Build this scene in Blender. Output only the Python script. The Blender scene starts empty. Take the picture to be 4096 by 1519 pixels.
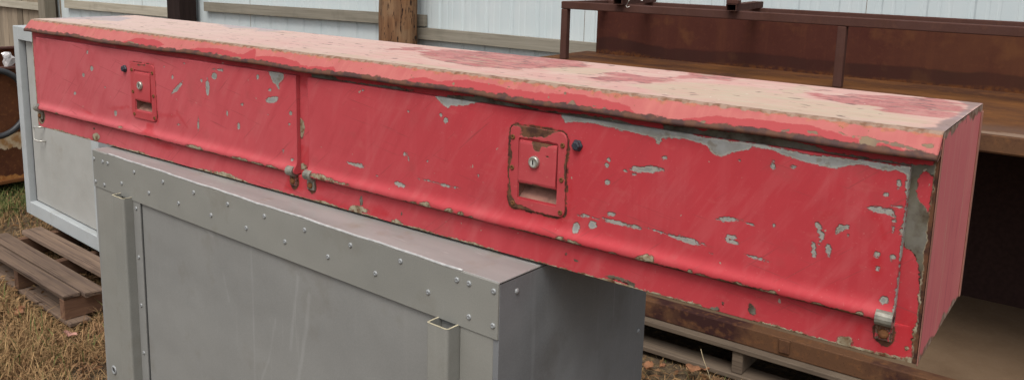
import bpy, bmesh, math, random
import numpy as np
from mathutils import Vector, Matrix

scene = bpy.context.scene
COL = scene.collection
R_ = math.radians
GZ = 1.0                      # height of the cabinet top (the box stands on it) above the ground

# ------------------------------------------------------------------ camera
cd = bpy.data.cameras.new("camera"); cam = bpy.data.objects.new("camera", cd); COL.objects.link(cam)
cd.sensor_fit = 'HORIZONTAL'; cd.sensor_width = 36.0; cd.lens = 36.0*3413.5/4096
cd.shift_y = -285.5/4096; cd.clip_start = 0.02; cd.clip_end = 500
_R = ((0.8048, -0.5798, -0.1269), (0.5929, 0.7950, 0.1280), (0.0267, -0.1782, 0.9836))   # columns: right, forward, up
m = Matrix(((_R[0][0], _R[0][2], -_R[0][1], 2.6258), (_R[1][0], _R[1][2], -_R[1][1], -1.1904),
            (_R[2][0], _R[2][2], -_R[2][1], 0.5188+GZ), (0, 0, 0, 1)))
cam.matrix_world = m
scene.camera = cam

# ------------------------------------------------------------------ sky, sun, exposure
SUN_AZ, SUN_EL = R_(162), R_(60)         # compass-like: direction the light comes from, measured from +Y towards +X
w = bpy.data.worlds.new("World"); scene.world = w; w.use_nodes = True
wt = w.node_tree; wt.nodes.clear()
sky = wt.nodes.new('ShaderNodeTexSky'); sky.sky_type = 'NISHITA'; sky.sun_disc = False
sky.sun_elevation = SUN_EL; sky.sun_rotation = SUN_AZ; sky.dust_density = 4.0; sky.air_density = 1.0
hs = wt.nodes.new('ShaderNodeHueSaturation'); hs.inputs['Saturation'].default_value = 0.30
bg = wt.nodes.new('ShaderNodeBackground'); bg.inputs['Strength'].default_value = 0.15
wo = wt.nodes.new('ShaderNodeOutputWorld')
wt.links.new(sky.outputs[0], hs.inputs['Color']); wt.links.new(hs.outputs[0], bg.inputs['Color']); wt.links.new(bg.outputs[0], wo.inputs[0])
sl = bpy.data.lights.new("sun", 'SUN'); sl.energy = 1.4; sl.angle = R_(28); sl.color = (1.0, 0.97, 0.92)
so = bpy.data.objects.new("sun", sl); COL.objects.link(so)
sd = Vector((math.sin(SUN_AZ)*math.cos(SUN_EL), math.cos(SUN_AZ)*math.cos(SUN_EL), math.sin(SUN_EL)))
so.rotation_euler = sd.to_track_quat('Z', 'Y').to_euler(); so.location = sd*20
vs = scene.view_settings; vs.view_transform = 'Standard'; vs.look = 'None'; vs.exposure = 0.25; vs.gamma = 1.0
vs.use_curve_mapping = False

random.seed(7); rng = np.random.default_rng(7)

# ------------------------------------------------------------------ node helpers
class NT:
    def __init__(s, name):
        s.m = bpy.data.materials.new(name); s.m.use_nodes = True; s.t = s.m.node_tree; s.t.nodes.clear()
        s.out = s.t.nodes.new('ShaderNodeOutputMaterial'); s.tc = s.t.nodes.new('ShaderNodeTexCoord'); s.oc = s.tc.outputs['Object']
    def n(s, k): return s.t.nodes.new(k)
    def set(s, sock, v):
        if isinstance(v, bpy.types.NodeSocket): s.t.links.new(v, sock)
        elif isinstance(v, (tuple, list)) and len(v) == 3 and sock.type == 'RGBA': sock.default_value = (*v, 1)
        else: sock.default_value = v
    def vec(s, sc, loc=(0, 0, 0)):
        a = s.n('ShaderNodeMapping'); a.inputs['Scale'].default_value = sc; a.inputs['Location'].default_value = loc
        s.t.links.new(s.oc, a.inputs['Vector']); return a.outputs[0]
    def noise(s, scale, detail=4, vec=None, rough=0.55, dist=0.0):
        a = s.n('ShaderNodeTexNoise'); a.inputs['Scale'].default_value = scale; a.inputs['Detail'].default_value = detail
        a.inputs['Roughness'].default_value = rough; a.inputs['Distortion'].default_value = dist
        s.t.links.new(vec or s.oc, a.inputs['Vector']); return a.outputs['Fac']
    def vor(s, scale, vec=None, out='Distance'):
        a = s.n('ShaderNodeTexVoronoi'); a.inputs['Scale'].default_value = scale
        s.t.links.new(vec or s.oc, a.inputs['Vector']); return a.outputs[out]
    def math(s, op, a, b=0.0, c=0.0):
        x = s.n('ShaderNodeMath'); x.operation = op; s.set(x.inputs[0], a); s.set(x.inputs[1], b); s.set(x.inputs[2], c); return x.outputs[0]
    def mr(s, v, a, b, c=0.0, d=1.0):
        x = s.n('ShaderNodeMapRange'); s.set(x.inputs[0], v); s.set(x.inputs[1], a); s.set(x.inputs[2], b); s.set(x.inputs[3], c); s.set(x.inputs[4], d); return x.outputs[0]
    def mix(s, f, a, b):
        x = s.n('ShaderNodeMix'); x.data_type = 'RGBA'; s.set(x.inputs[0], f); s.set(x.inputs[6], a); s.set(x.inputs[7], b); return x.outputs[2]
    def attr(s, name):
        x = s.n('ShaderNodeAttribute'); x.attribute_name = name; return x.outputs['Fac']
    def rnd(s): return s.n('ShaderNodeObjectInfo').outputs['Random']
    def bump(s, h, strength=0.3, dist=0.002, nrm=None):
        x = s.n('ShaderNodeBump'); x.inputs['Strength'].default_value = strength; x.inputs['Distance'].default_value = dist
        s.set(x.inputs['Height'], h)
        if nrm: s.t.links.new(nrm, x.inputs['Normal'])
        return x.outputs[0]
    def sep(s, i):
        x = s.n('ShaderNodeSeparateXYZ'); s.t.links.new(s.oc, x.inputs[0]); return x.outputs[i]
    def done(s, col, rough=0.6, nrm=None, metal=0.0, spec=0.4, **kw):
        b = s.n('ShaderNodeBsdfPrincipled'); s.set(b.inputs['Base Color'], col); s.set(b.inputs['Roughness'], rough)
        s.set(b.inputs['Metallic'], metal); s.set(b.inputs['Specular IOR Level'], spec)
        for k, v in kw.items(): s.set(b.inputs[k], v)
        if nrm: s.t.links.new(nrm, b.inputs['Normal'])
        s.t.links.new(b.outputs[0], s.out.inputs[0]); return s.m
    # a sharp, ragged mask from a stored distance (negative inside)
    def ragged(s, dist, amp1=0.006, amp2=0.005, soft=0.0006):
        mid, fine = s.noise(45, 4), s.noise(190, 3)
        d = s.math('ADD', dist, s.math('MULTIPLY', s.math('SUBTRACT', mid, 0.5), amp1))
        d = s.math('ADD', d, s.math('MULTIPLY', s.math('SUBTRACT', fine, 0.5), amp2))
        return s.mr(d, -soft, soft, 1, 0), d

def srgb(r, g, b):
    f = lambda c: ((c/255+0.055)/1.055)**2.4 if c > 10 else c/255/12.92
    return (f(r), f(g), f(b))

# ------------------------------------------------------------------ materials
def m_red_paint(name):
    k = NT(name)
    big, mid, fine = k.noise(2.6, 4), k.noise(14, 5), k.noise(260, 3)
    streak = k.noise(1, 4, k.vec((42, 42, 3.2)))
    dstreak = k.noise(1, 4, k.vec((26, 26, 60)))
    chalk = k.mr(k.math('ADD', k.attr('fade'), k.math('MULTIPLY', k.math('SUBTRACT', big, .5), .8)), .15, .85)
    faded = k.mix(k.mr(big, .36, .66), k.mix(chalk, (.455, .047, .057), (.49, .106, .117)), k.mix(chalk, (.42, .037, .046), (.45, .082, .093)))
    faded = k.mix(k.mr(streak, .52, .74, 0, .22), faded, (.50, .115, .120))
    faded = k.mix(k.mr(mid, .55, .75, 0, .35), faded, (.37, .046, .055))
    faded = k.mix(k.mr(dstreak, .60, .78, 0, .30), faded, (.48, .12, .11))
    fm, _ = k.ragged(k.attr('fresh'), .016, .004, .004)
    col = k.mix(k.math('MULTIPLY', fm, k.mr(mid, .3, .65, .75, .3)), faded, (.40, .014, .020))
    # scuffs and fine scratches running on the slant, grime
    def slant(sc, rot, loc):
        a = k.n('ShaderNodeMapping'); a.vector_type = 'TEXTURE'; a.inputs['Rotation'].default_value = (0, R_(rot), 0); a.inputs['Scale'].default_value = tuple(1/c for c in sc); a.inputs['Location'].default_value = loc
        k.t.links.new(k.oc, a.inputs['Vector']); return a.outputs[0]
    s1 = k.noise(1, 4, slant((7, 20, 48), -58, (1, 2, 3))); s2 = k.noise(1, 3, slant((5, 20, 230), 9, (4, 0, 1))); s3 = k.noise(1, 3, slant((6, 20, 240), -40, (2, 0, 6)))
    col = k.mix(k.mr(s1, .52, .72, 0, .18), col, (.52, .17, .165))
    col = k.mix(k.mr(s1, .46, .28, 0, .28), col, (.34, .030, .038))
    col = k.mix(k.mr(k.math('MAXIMUM', s2, s3), .665, .70, 0, .55), col, (.24, .045, .045))
    col = k.mix(k.mr(k.noise(9, 6, k.vec((1, 1, 1), (2, 9, 4)), .68), .56, .72, 0, .40), col, (.30, .065, .062))
    # fine pale speckle and scuffs
    col = k.mix(k.mr(fine, .66, .74, 0, .25), col, (.50, .20, .18))
    chip, cd_ = k.ragged(k.math('ADD', k.attr('chip'), k.math('MULTIPLY', k.math('SUBTRACT', s2, .5), .005)), .007, .006)
    tan, td_ = k.ragged(k.attr('tan'), .009, .007)
    spots = k.mr(k.noise(75, 2), .735, .75)
    ring = k.mr(k.math('ABSOLUTE', cd_), 0, .0014, .55, 0)
    ringt = k.mr(k.math('ABSOLUTE', td_), 0, .0016, .6, 0)
    grey = k.mix(k.mr(k.noise(30, 4), .40, .62), (.27, .27, .26), (.215, .21, .19))
    dirt = k.math('MULTIPLY', k.attr('dirt'), k.mr(k.noise(22, 6, rough=.65), .38, .56, .35, .95))
    grey = k.mix(k.mr(k.noise(90, 4), .56, .68, 0, .6), grey, (.15, .12, .085))
    rim = k.mr(k.math('ABSOLUTE', k.math('ADD', cd_, .0016)), 0, .0011, .5, 0); grey = k.mix(rim, grey, (.42, .38, .30))
    grey = k.mix(k.math('MULTIPLY', k.attr('dirt'), .75), grey, (.15, .14, .11))
    grey = k.mix(dirt, grey, k.mix(k.mr(k.noise(40, 5), .42, .6), (.115, .10, .068), (.055, .036, .022)))
    tanc = k.mix(k.mr(k.noise(60, 4), .38, .6), (.33, .29, .20), (.17, .115, .065))
    tanc = k.mix(k.mr(k.noise(120, 3), .55, .7), tanc, (.10, .035, .015))
    col = k.mix(ring, col, (.17, .06, .045)); col = k.mix(ringt, col, (.15, .04, .03))
    col = k.mix(chip, col, grey); col = k.mix(tan, col, tanc); col = k.mix(spots, col, (.30, .24, .19))
    rust_shade, _ = k.ragged(k.attr('rust'), .010, .006, .0008)  # dark rust; around the latches it also paints a shadow outline
    col = k.mix(rust_shade, col, k.mix(k.mr(k.noise(70, 4), .4, .62), (.115, .048, .024), (.045, .020, .014)))
    rough = k.mr(streak, .3, .7, .55, .70)
    bare = k.math('MAXIMUM', chip, tan)
    nb = k.bump(k.noise(500, 2), .06, .001)
    nb = k.bump(k.noise(7, 3), .30, .008, nb)
    nrm = k.bump(k.math('SUBTRACT', 1.0, bare), 1.0, .0012, nb)
    return k.done(col, rough, nrm, spec=.22)

def m_lid():
    k = NT('faded_red_lid_paint')
    big, mid, fine = k.noise(4, 4), k.noise(18, 5), k.noise(170, 3)
    along = k.noise(1, 5, k.vec((5, 60, 60)))
    along2 = k.noise(1, 4, k.vec((14, 150, 150), (3, 1, 0)))
    # ---- top
    lr = k.mr(k.math('ADD', k.sep(0), k.math('MULTIPLY', k.math('SUBTRACT', big, .5), 1.2)), -.7, .2)
    top = k.mix(lr, (.56, .405, .355), (.54, .305, .262))
    top = k.mix(k.mr(mid, .40, .66, 0, .6), top, (.56, .40, .335))
    blot = k.noise(1, 5, k.vec((9, 24, 24), (6, 2, 1)), .62)
    top = k.mix(k.mr(along, .50, .72, 0, .6), top, (.58, .45, .36))
    top = k.mix(k.mr(along2, .60, .75, 0, .5), top, (.60, .38, .34))
    gm, _ = k.ragged(k.attr('greyp'), .03, .006, .006)
    top = k.mix(k.math('MULTIPLY', gm, .7), top, (.33, .30, .32))
    creamd = k.math('ADD', k.attr('cream'), k.math('MULTIPLY', k.math('SUBTRACT', along, .5), .05))
    cm, _ = k.ragged(k.math('ADD', creamd, k.math('MULTIPLY', k.math('SUBTRACT', blot, .5), .08)), .012, .006, .010)
    cm = k.math('MULTIPLY', cm, k.mr(along2, .34, .60, 1.0, .45))
    creamc = k.mix(k.mr(along2, .35, .65), (.45, .405, .275), (.47, .345, .24))
    top = k.mix(k.math('MULTIPLY', cm, .88), top, creamc)
    rosed = k.math('ADD', k.attr('rose'), k.math('MULTIPLY', k.math('SUBTRACT', along, .5), .06))
    rosed = k.math('ADD', rosed, k.math('MULTIPLY', k.math('SUBTRACT', blot, .5), .09))
    rm, rd = k.ragged(rosed, .020, .010, .0040)
    rosec = k.mix(k.mr(mid, .38, .62), (.35, .090, .088), (.44, .165, .150))
    rosec = k.mix(k.mr(blot, .54, .64, 0, .75), rosec, (.53, .28, .235))
    rosec = k.mix(k.mr(along, .60, .68, 0, .5), rosec, (.24, .075, .07))
    rosec = k.mix(k.mr(k.noise(1, 3, k.vec((26, 70, 60), (9, 2, 0))), .555, .60, 0, .85), rosec, (.11, .055, .05))
    top = k.mix(k.math('MULTIPLY', rm, k.mr(fine, .35, .6, .70, .95)), top, rosec)
    top = k.mix(k.mr(k.noise(1, 5, k.vec((34, 80, 60), (1, 6, 2)), .7), .52, .70, 0, .40), top, (.40, .27, .21))
    # bare, dusty tan band behind the fold
    tb_ = k.math('ADD', k.attr('edge'), k.math('MULTIPLY', k.math('SUBTRACT', along, .5), .10))
    top = k.mix(k.mr(tb_, -.034, -.016, 0, .62), top, (.45, .355, .255))
    top = k.mix(k.mr(k.noise(1, 4, k.vec((7, 34, 30), (2, 7, 0))), .57, .66, 0, .55), top, (.44, .34, .24))
    bm_, _ = k.ragged(k.attr('brown'), .02, .008, .003)
    top = k.mix(k.math('MULTIPLY', bm_, .9), top, k.mix(k.mr(mid, .4, .6), (.24, .17, .15), (.27, .20, .195)))
    top = k.mix(k.mr(k.noise(1, 2, k.vec((30, 80, 60), (4, 4, 0))), .655, .69, 0, .8), top, (.12, .07, .06))
    top = k.mix(k.mr(k.noise(60, 2, k.vec((1, 1.6, 1), (7, 0, 0))), .745, .765, 0, .85), top, (.75, .70, .64))
    # ---- lip
    lip = k.mix(k.mr(mid, .35, .7), (.40, .098, .090), (.46, .135, .118))
    lip = k.mix(k.mr(big, .46, .62, 0, .5), lip, (.38, .105, .095))
    lip = k.mix(k.mr(k.noise(1, 3, k.vec((70, 5, 5))), .5, .75, 0, .35), lip, (.52, .19, .15))
    fm, fd = k.ragged(k.attr('fresh'), .012, .003, .0008)
    lip = k.mix(k.math('MULTIPLY', fm, .9), lip, (.355, .040, .044))
    chip, cd_ = k.ragged(k.attr('chip'), .008, .006)
    ed = k.attr('edge')
    lip = k.mix(k.mr(k.noise(110, 3), .69, .72), lip, (.20, .09, .045))
    lip = k.mix(chip, lip, k.mix(k.mr(mid, .4, .6), (.21, .145, .085), (.16, .10, .07)))
    # orange rust creeping down from the fold
    od = k.math('SUBTRACT', ed, k.math('MULTIPLY', k.math('SUBTRACT', k.noise(55, 5), .46), .040))
    lip = k.mix(k.mr(od, .001, .004, .6, 0), lip, k.mix(k.mr(fine, .4, .6), (.40, .16, .065), (.28, .11, .05)))
    col = k.mix(k.mr(ed, -.001, .001), top, lip)
    # worn fold: bare brown metal with rust dots
    fdist = k.math('ADD', k.math('ABSOLUTE', k.math('ADD', ed, .003)), k.math('MULTIPLY', k.math('SUBTRACT', k.noise(60, 5), .5), .016))
    fold = k.mr(fdist, .0045, .0062, .95, 0)
    foldc = k.mix(k.mr(k.noise(80, 4), .42, .62), (.30, .20, .145), (.17, .080, .042))
    col = k.mix(fold, col, foldc)
    bd = k.math('ADD', k.attr('lipend'), k.math('MULTIPLY', k.math('SUBTRACT', k.noise(48, 5), .52), .020))
    bot = k.mr(bd, .0035, .0055, 1, 0)
    col = k.mix(bot, col, k.mix(k.mr(k.noise(50, 4), .42, .6), (.115, .048, .027), (.060, .028, .024)))
    nb = k.bump(k.noise(320, 3), .12, .001)
    nb = k.bump(k.noise(9, 3), .3, .006, nb)
    h = k.math('SUBTRACT', 1.0, k.math('MAXIMUM', chip, k.math('MAXIMUM', fold, bot)))
    return k.done(col, .62, k.bump(h, .7, .0007, nb), spec=.3)

def m_red_end():
    k = NT('chalky_pink_end_paint')
    st = k.noise(1, 5, k.vec((60, 60, 3)))
    st2 = k.noise(1, 4, k.vec((130, 130, 5), (3, 3, 0)))
    big = k.noise(7, 4)
    col = k.mix(k.mr(big, .38, .62), (.55, .165, .158), (.51, .130, .136))
    col = k.mix(k.mr(k.noise(5, 5, k.vec((1, 1, .5), (3, 3, 3))), .50, .66, 0, .6), col, (.50, .115, .13))
    col = k.mix(k.mr(st, .54, .72, 0, .25), col, (.54, .26, .22))
    col = k.mix(k.math('MULTIPLY', k.mr(st2, .60, .68, 0, .8), k.mr(big, .5, .6)), col, (.30, .06, .08))
    col = k.mix(k.mr(st2, .36, .30, 0, .6), col, (.50, .30, .22))
    y = k.sep(1); z = k.sep(2)
    e = k.math('MINIMUM', k.math('SUBTRACT', .1645, k.math('ABSOLUTE', y)), k.math('MINIMUM', z, k.math('SUBTRACT', .3195, z)))
    e = k.math('ADD', e, k.math('MULTIPLY', k.math('SUBTRACT', k.noise(18, 5), .56), .055))
    em = k.mr(e, .002, .006, 1, 0)
    col = k.mix(em, col, k.mix(k.mr(k.noise(60, 4), .4, .6), (.30, .22, .17), (.15, .07, .04)))
    col = k.mix(k.mr(k.noise(40, 3), .73, .75), col, (.10, .03, .025))
    return k.done(col, .65, k.bump(k.noise(200, 3), .2, .001), spec=.25)

def m_grey(name, a, b, warm=0.0, rough=.5, spec=.4, scratch=.5, marks=False):
    k = NT(name)
    sp, big = k.noise(420, 3), k.noise(3.5, 5)
    col = k.mix(k.mr(big, .38, .64), a, b)
    col = k.mix(k.mr(sp, .40, .62, 0, .22), col, tuple(c*1.35 for c in a))
    v = k.noise(1, 4, k.vec((38, 38, 1.3), (2, 1, 0)))
    col = k.mix(k.mr(v, .60, .80, 0, .35*scratch), col, tuple(min(1, c*1.6) for c in a))
    sc = k.noise(1, 2, k.vec((150, 150, 4), (5, 0, 1)))
    msk = k.mr(k.noise(4, 3, k.vec((1, 1, .6), (1, 3, 2))), .52, .62)
    col = k.mix(k.math('MULTIPLY', k.mr(sc, .66, .72, 0, .55*scratch), msk), col, tuple(min(1, c*1.9) for c in a))
    d = k.noise(5, 6, k.vec((1, 1, 1), (8, 2, 0)), .65)
    col = k.mix(k.mr(d, .56, .76, 0, .6), col, tuple(c*t for c, t in zip(b, (.75, .66, .55))))
    if marks:
        mk = k.math('ADD', k.attr('mark'), k.math('MULTIPLY', k.math('SUBTRACT', k.noise(1, 3, k.vec((160, 160, 16))), .5), .010))
        col = k.mix(k.mr(mk, -.002, .004, .24, 0), col, (.36, .36, .345))
    nrm = k.bump(k.noise(2.2, 3), .6, .03, k.bump(sp, .08, .001))
    return k.done(col, k.mr(d, .3, .7, rough, rough+.18), nrm, spec=spec)

def m_cab_top():
    k = NT('stained_galvanised_top')
    al = k.noise(1, 5, k.vec((3, 16, 10)))
    col = k.mix(k.mr(al, .36, .64), (.315, .300, .285), (.25, .24, .228))
    col = k.mix(k.mr(k.noise(9, 5), .56, .72, 0, .8), col, (.21, .165, .115))
    col = k.mix(k.mr(k.noise(1, 3, k.vec((12, 90, 30))), .64, .72, 0, .8), col, (.44, .42, .41))
    return k.done(col, .42, k.bump(k.noise(3, 3), .3, .015), spec=.45)

def m_rust(name, a, b, c, streak=.5):
    k = NT(name)
    n1, n2, n3 = k.noise(5, 6, rough=.65), k.noise(40, 5), k.noise(220, 3)
    col = k.mix(k.mr(n1, .36, .64), a, b)
    col = k.mix(k.mr(n2, .54, .74, 0, .55), col, c)
    v = k.noise(1, 5, k.vec((24, 24, 1.6)))
    col = k.mix(k.mr(v, .54, .74, 0, streak), col, c)
    col = k.mix(k.mr(n3, .62, .70, 0, .5), col, tuple(x*.45 for x in a))
    pale = k.noise(11, 3, k.vec((1, 1, .6), (5, 5, 5)))
    col = k.mix(k.mr(pale, .72, .78, 0, .3), col, (.26, .17, .12))
    return k.done(col, k.mr(n2, .3, .7, .62, .85), k.bump(n2, .3, .002, k.bump(n3, .25, .001)), spec=.08)

def m_deck():
    k = NT('orange_rusted_deck_dusty_edge')
    n1, n2, n3 = k.noise(4, 6, rough=.65), k.noise(40, 5), k.noise(220, 3); al = k.noise(1, 5, k.vec((2.6, 5.5, 5)))
    col = k.mix(k.mr(al, .36, .62), (.068, .030, .017), (.140, .058, .020))
    col = k.mix(k.mr(n2, .54, .74, 0, .5), col, (.215, .085, .024))
    col = k.mix(k.mr(n3, .62, .70, 0, .5), col, (.06, .025, .012))
    y = k.math('ADD', k.sep(1), k.math('MULTIPLY', k.math('SUBTRACT', n1, .5), .20))
    col = k.mix(k.mr(y, -.40, -.26, .6, 0), col, (.120, .072, .052))
    col = k.mix(k.mr(y, -.485, -.475, .9, 0), col, (.225, .150, .105))
    return k.done(col, .8, k.bump(n2, .3, .002), spec=.08)

def m_beam():
    k = NT('rusted_channel_patchy')
    n1, n2, n3 = k.noise(2.1, 5, k.vec((1, 1, 1), (1.35, 0, .3)), .6), k.noise(40, 5), k.noise(220, 3)
    col = k.mix(k.mr(n1, .46, .54), (.046, .020, .018), (.118, .058, .031))
    col = k.mix(k.mr(n2, .52, .72, 0, .6), col, (.19, .085, .036))
    col = k.mix(k.mr(n3, .60, .70, 0, .5), col, (.03, .014, .010))
    return k.done(col, .8, k.bump(n2, .35, .002, k.bump(n3, .25, .001)), spec=.08)

def m_plate():
    k = NT('dark_rusted_plate_steel')
    n1, n2, n3 = k.noise(5, 6, rough=.65), k.noise(40, 5), k.noise(220, 3)
    col = k.mix(k.mr(n1, .36, .64), (.066, .021, .015), (.078, .026, .018))
    col = k.mix(k.mr(n2, .54, .74, 0, .5), col, (.105, .038, .021))
    v = k.noise(1, 5, k.vec((22, 22, 1.4)))
    col = k.mix(k.mr(v, .54, .74, 0, .45), col, (.11, .040, .021))
    col = k.mix(k.mr(n3, .62, .70, 0, .4), col, (.03, .013, .010))
    col = k.mix(k.mr(k.math('ADD', k.sep(0), k.math('MULTIPLY', n1, 1.6)), .1, 1.1, 0, .55), col, (.115, .048, .022))
    col = k.mix(k.mr(k.noise(9, 5, k.vec((1, 1, .8), (3, 1, 7))), .56, .68, 0, .5), col, (.135, .056, .024))
    # damp tide mark along the foot of the plate
    z = k.attr('foot'); zz = k.math('ADD', z, k.math('MULTIPLY', k.math('SUBTRACT', k.noise(2.6, 5), .5), .085))
    zz = k.math('ADD', zz, k.math('MULTIPLY', k.math('SUBTRACT', n2, .5), .008))
    wet = k.mr(zz, .070, .080, 1, 0)
    col = k.mix(k.math('MULTIPLY', wet, k.mr(n1, .3, .7, .35, .75)), col, (.027, .014, .012))
    col = k.mix(k.math('MULTIPLY', k.mr(zz, .005, .02, 1, 0), k.mr(n2, .4, .6)), col, (.12, .045, .016))
    return k.done(col, k.mr(n2, .3, .7, .60, .8), k.bump(n2, .25, .002, k.bump(n3, .2, .001)), spec=.08)

def m_bin():
    k = NT('rusted_bin_flaking_paint')
    n1, n2 = k.noise(6, 6, rough=.65), k.noise(45, 5)
    col = k.mix(k.mr(n1, .36, .64), (.075, .026, .014), (.14, .050, .020))
    col = k.mix(k.mr(n2, .54, .74, 0, .7), col, (.22, .085, .028))
    z = k.sep(2)
    def band(z0, hw, nz, sc):
        d = k.math('SUBTRACT', k.math('ABSOLUTE', k.math('SUBTRACT', z, z0)), hw)
        d = k.math('ADD', d, k.math('MULTIPLY', k.math('SUBTRACT', k.noise(sc, 4, k.vec((1, 1, .45))), .5), nz))
        return k.mr(d, -.003, .003, 1, 0)
    cream = k.mix(k.mr(k.noise(22, 4), .42, .62), (.68, .54, .36), (.48, .26, .11))
    col = k.mix(band(.352, .046, .10, 22), col, cream)
    col = k.mix(band(.108, .022, .10, 14), col, k.mix(k.mr(n2, .4, .6), (.45, .22, .07), (.30, .11, .03)))
    return k.done(col, .78, k.bump(n2, .35, .003), spec=.2)

def m_wood(name, a, b, c, axis=0, knots=.6, dark=.5):
    k = NT(name)
    sc = [38, 38, 38]; sc[axis] = 1.6; sc2 = [110, 110, 110]; sc2[axis] = 3
    ob = k.rnd()
    mp = k.n('ShaderNodeMapping'); mp.inputs['Scale'].default_value = sc; k.t.links.new(k.oc, mp.inputs['Vector'])
    cmb = k.n('ShaderNodeCombineXYZ'); k.t.links.new(k.math('MULTIPLY', ob, 37.0), cmb.inputs[0]); k.t.links.new(k.math('MULTIPLY', ob, 91.0), cmb.inputs[1]); k.t.links.new(k.math('MULTIPLY', ob, 53.0), cmb.inputs[2])
    k.t.links.new(cmb.outputs[0], mp.inputs['Location'])
    g = k.noise(1, 5, mp.outputs[0], dist=.6)
    g2 = k.noise(1, 3, k.vec(sc2))
    bl = k.noise(5, 5)
    col = k.mix(k.mr(g, .36, .64), a, b)
    col = k.mix(k.mr(g2, .56, .70, 0, dark), col, c)
    col = k.mix(k.mr(bl, .54, .74, 0, .5), col, tuple(x*.6 for x in b))
    hsv = k.n('ShaderNodeHueSaturation'); k.t.links.new(col, hsv.inputs['Color']); k.set(hsv.inputs['Value'], k.mr(ob, 0, 1, .68, 1.28))
    return k.done(hsv.outputs[0], .85, k.bump(g2, .5, .002, k.bump(g, .35, .003)), spec=.15)

def m_pole():
    k = NT('weathered_creosote_pole')
    g = k.noise(1, 5, k.vec((34, 34, 2.2)), dist=.5); f = k.noise(1, 3, k.vec((60, 60, 9)))
    col = k.mix(k.mr(g, .38, .62), (.235, .122, .060), (.14, .068, .034))
    col = k.mix(k.mr(k.noise(3, 4), .5, .65, 0, .6), col, (.24, .16, .095))
    col = k.mix(k.mr(f, .58, .62), col, (.022, .012, .010))
    tar = k.noise(5.5, 4, k.vec((1, 1, .7), (3.1, 0.4, 1.7)))
    col = k.mix(k.mr(tar, .62, .65), col, (.012, .010, .010))
    return k.done(col, .85, k.bump(f, .6, .006), spec=.15)

def m_sheet():
    k = NT('white_painted_sheet_steel')
    v = k.noise(1, 4, k.vec((9, 9, .8))); b = k.noise(3, 4)
    col = k.mix(k.mr(b, .4, .62), (.525, .585, .59), (.56, .605, .605))
    col = k.mix(k.mr(v, .52, .75, 0, .4), col, (.49, .56, .57))
    col = k.mix(k.mr(k.noise(30, 3), .70, .76, 0, .4), col, (.40, .42, .40))
    return k.done(col, .5, None, spec=.35)

def m_ground():
    k = NT('dry_straw_soil')
    n1, n2, n3 = k.noise(3, 6), k.noise(40, 5), k.noise(220, 3)
    col = k.mix(k.mr(n1, .38, .62), (.125, .088, .055), (.075, .054, .036))
    col = k.mix(k.mr(n2, .50, .68, 0, .8), col, (.23, .155, .075))
    col = k.mix(k.mr(n3, .55, .7, 0, .7), col, (.045, .030, .018))
    return k.done(col, .95, k.bump(n2, .8, .02, k.bump(n3, .6, .006)), spec=.1)

def m_grass():
    k = NT('dry_grass_blades')
    t = k.attr('tint'); g = k.attr('green')
    col = k.mix(t, (.13, .065, .028), (.41, .265, .125))
    col = k.mix(k.mr(k.noise(7, 3), .5, .66, 0, .6), col, k.mix(t, (.12, .055, .03), (.36, .20, .11)))
    col = k.mix(g, col, k.mix(t, (.045, .065, .018), (.16, .19, .06)))
    return k.done(col, .8, None, spec=.15)

def plain(name, col, rough=.5, metal=0.0, spec=.4, var=.25, scale=60):
    k = NT(name)
    c = k.mix(k.mr(k.noise(scale, 4), .38, .64), col, tuple(x*(1-var) for x in col))
    return k.done(c, rough, k.bump(k.noise(scale*3, 3), .15, .001), metal=metal, spec=spec)

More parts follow.
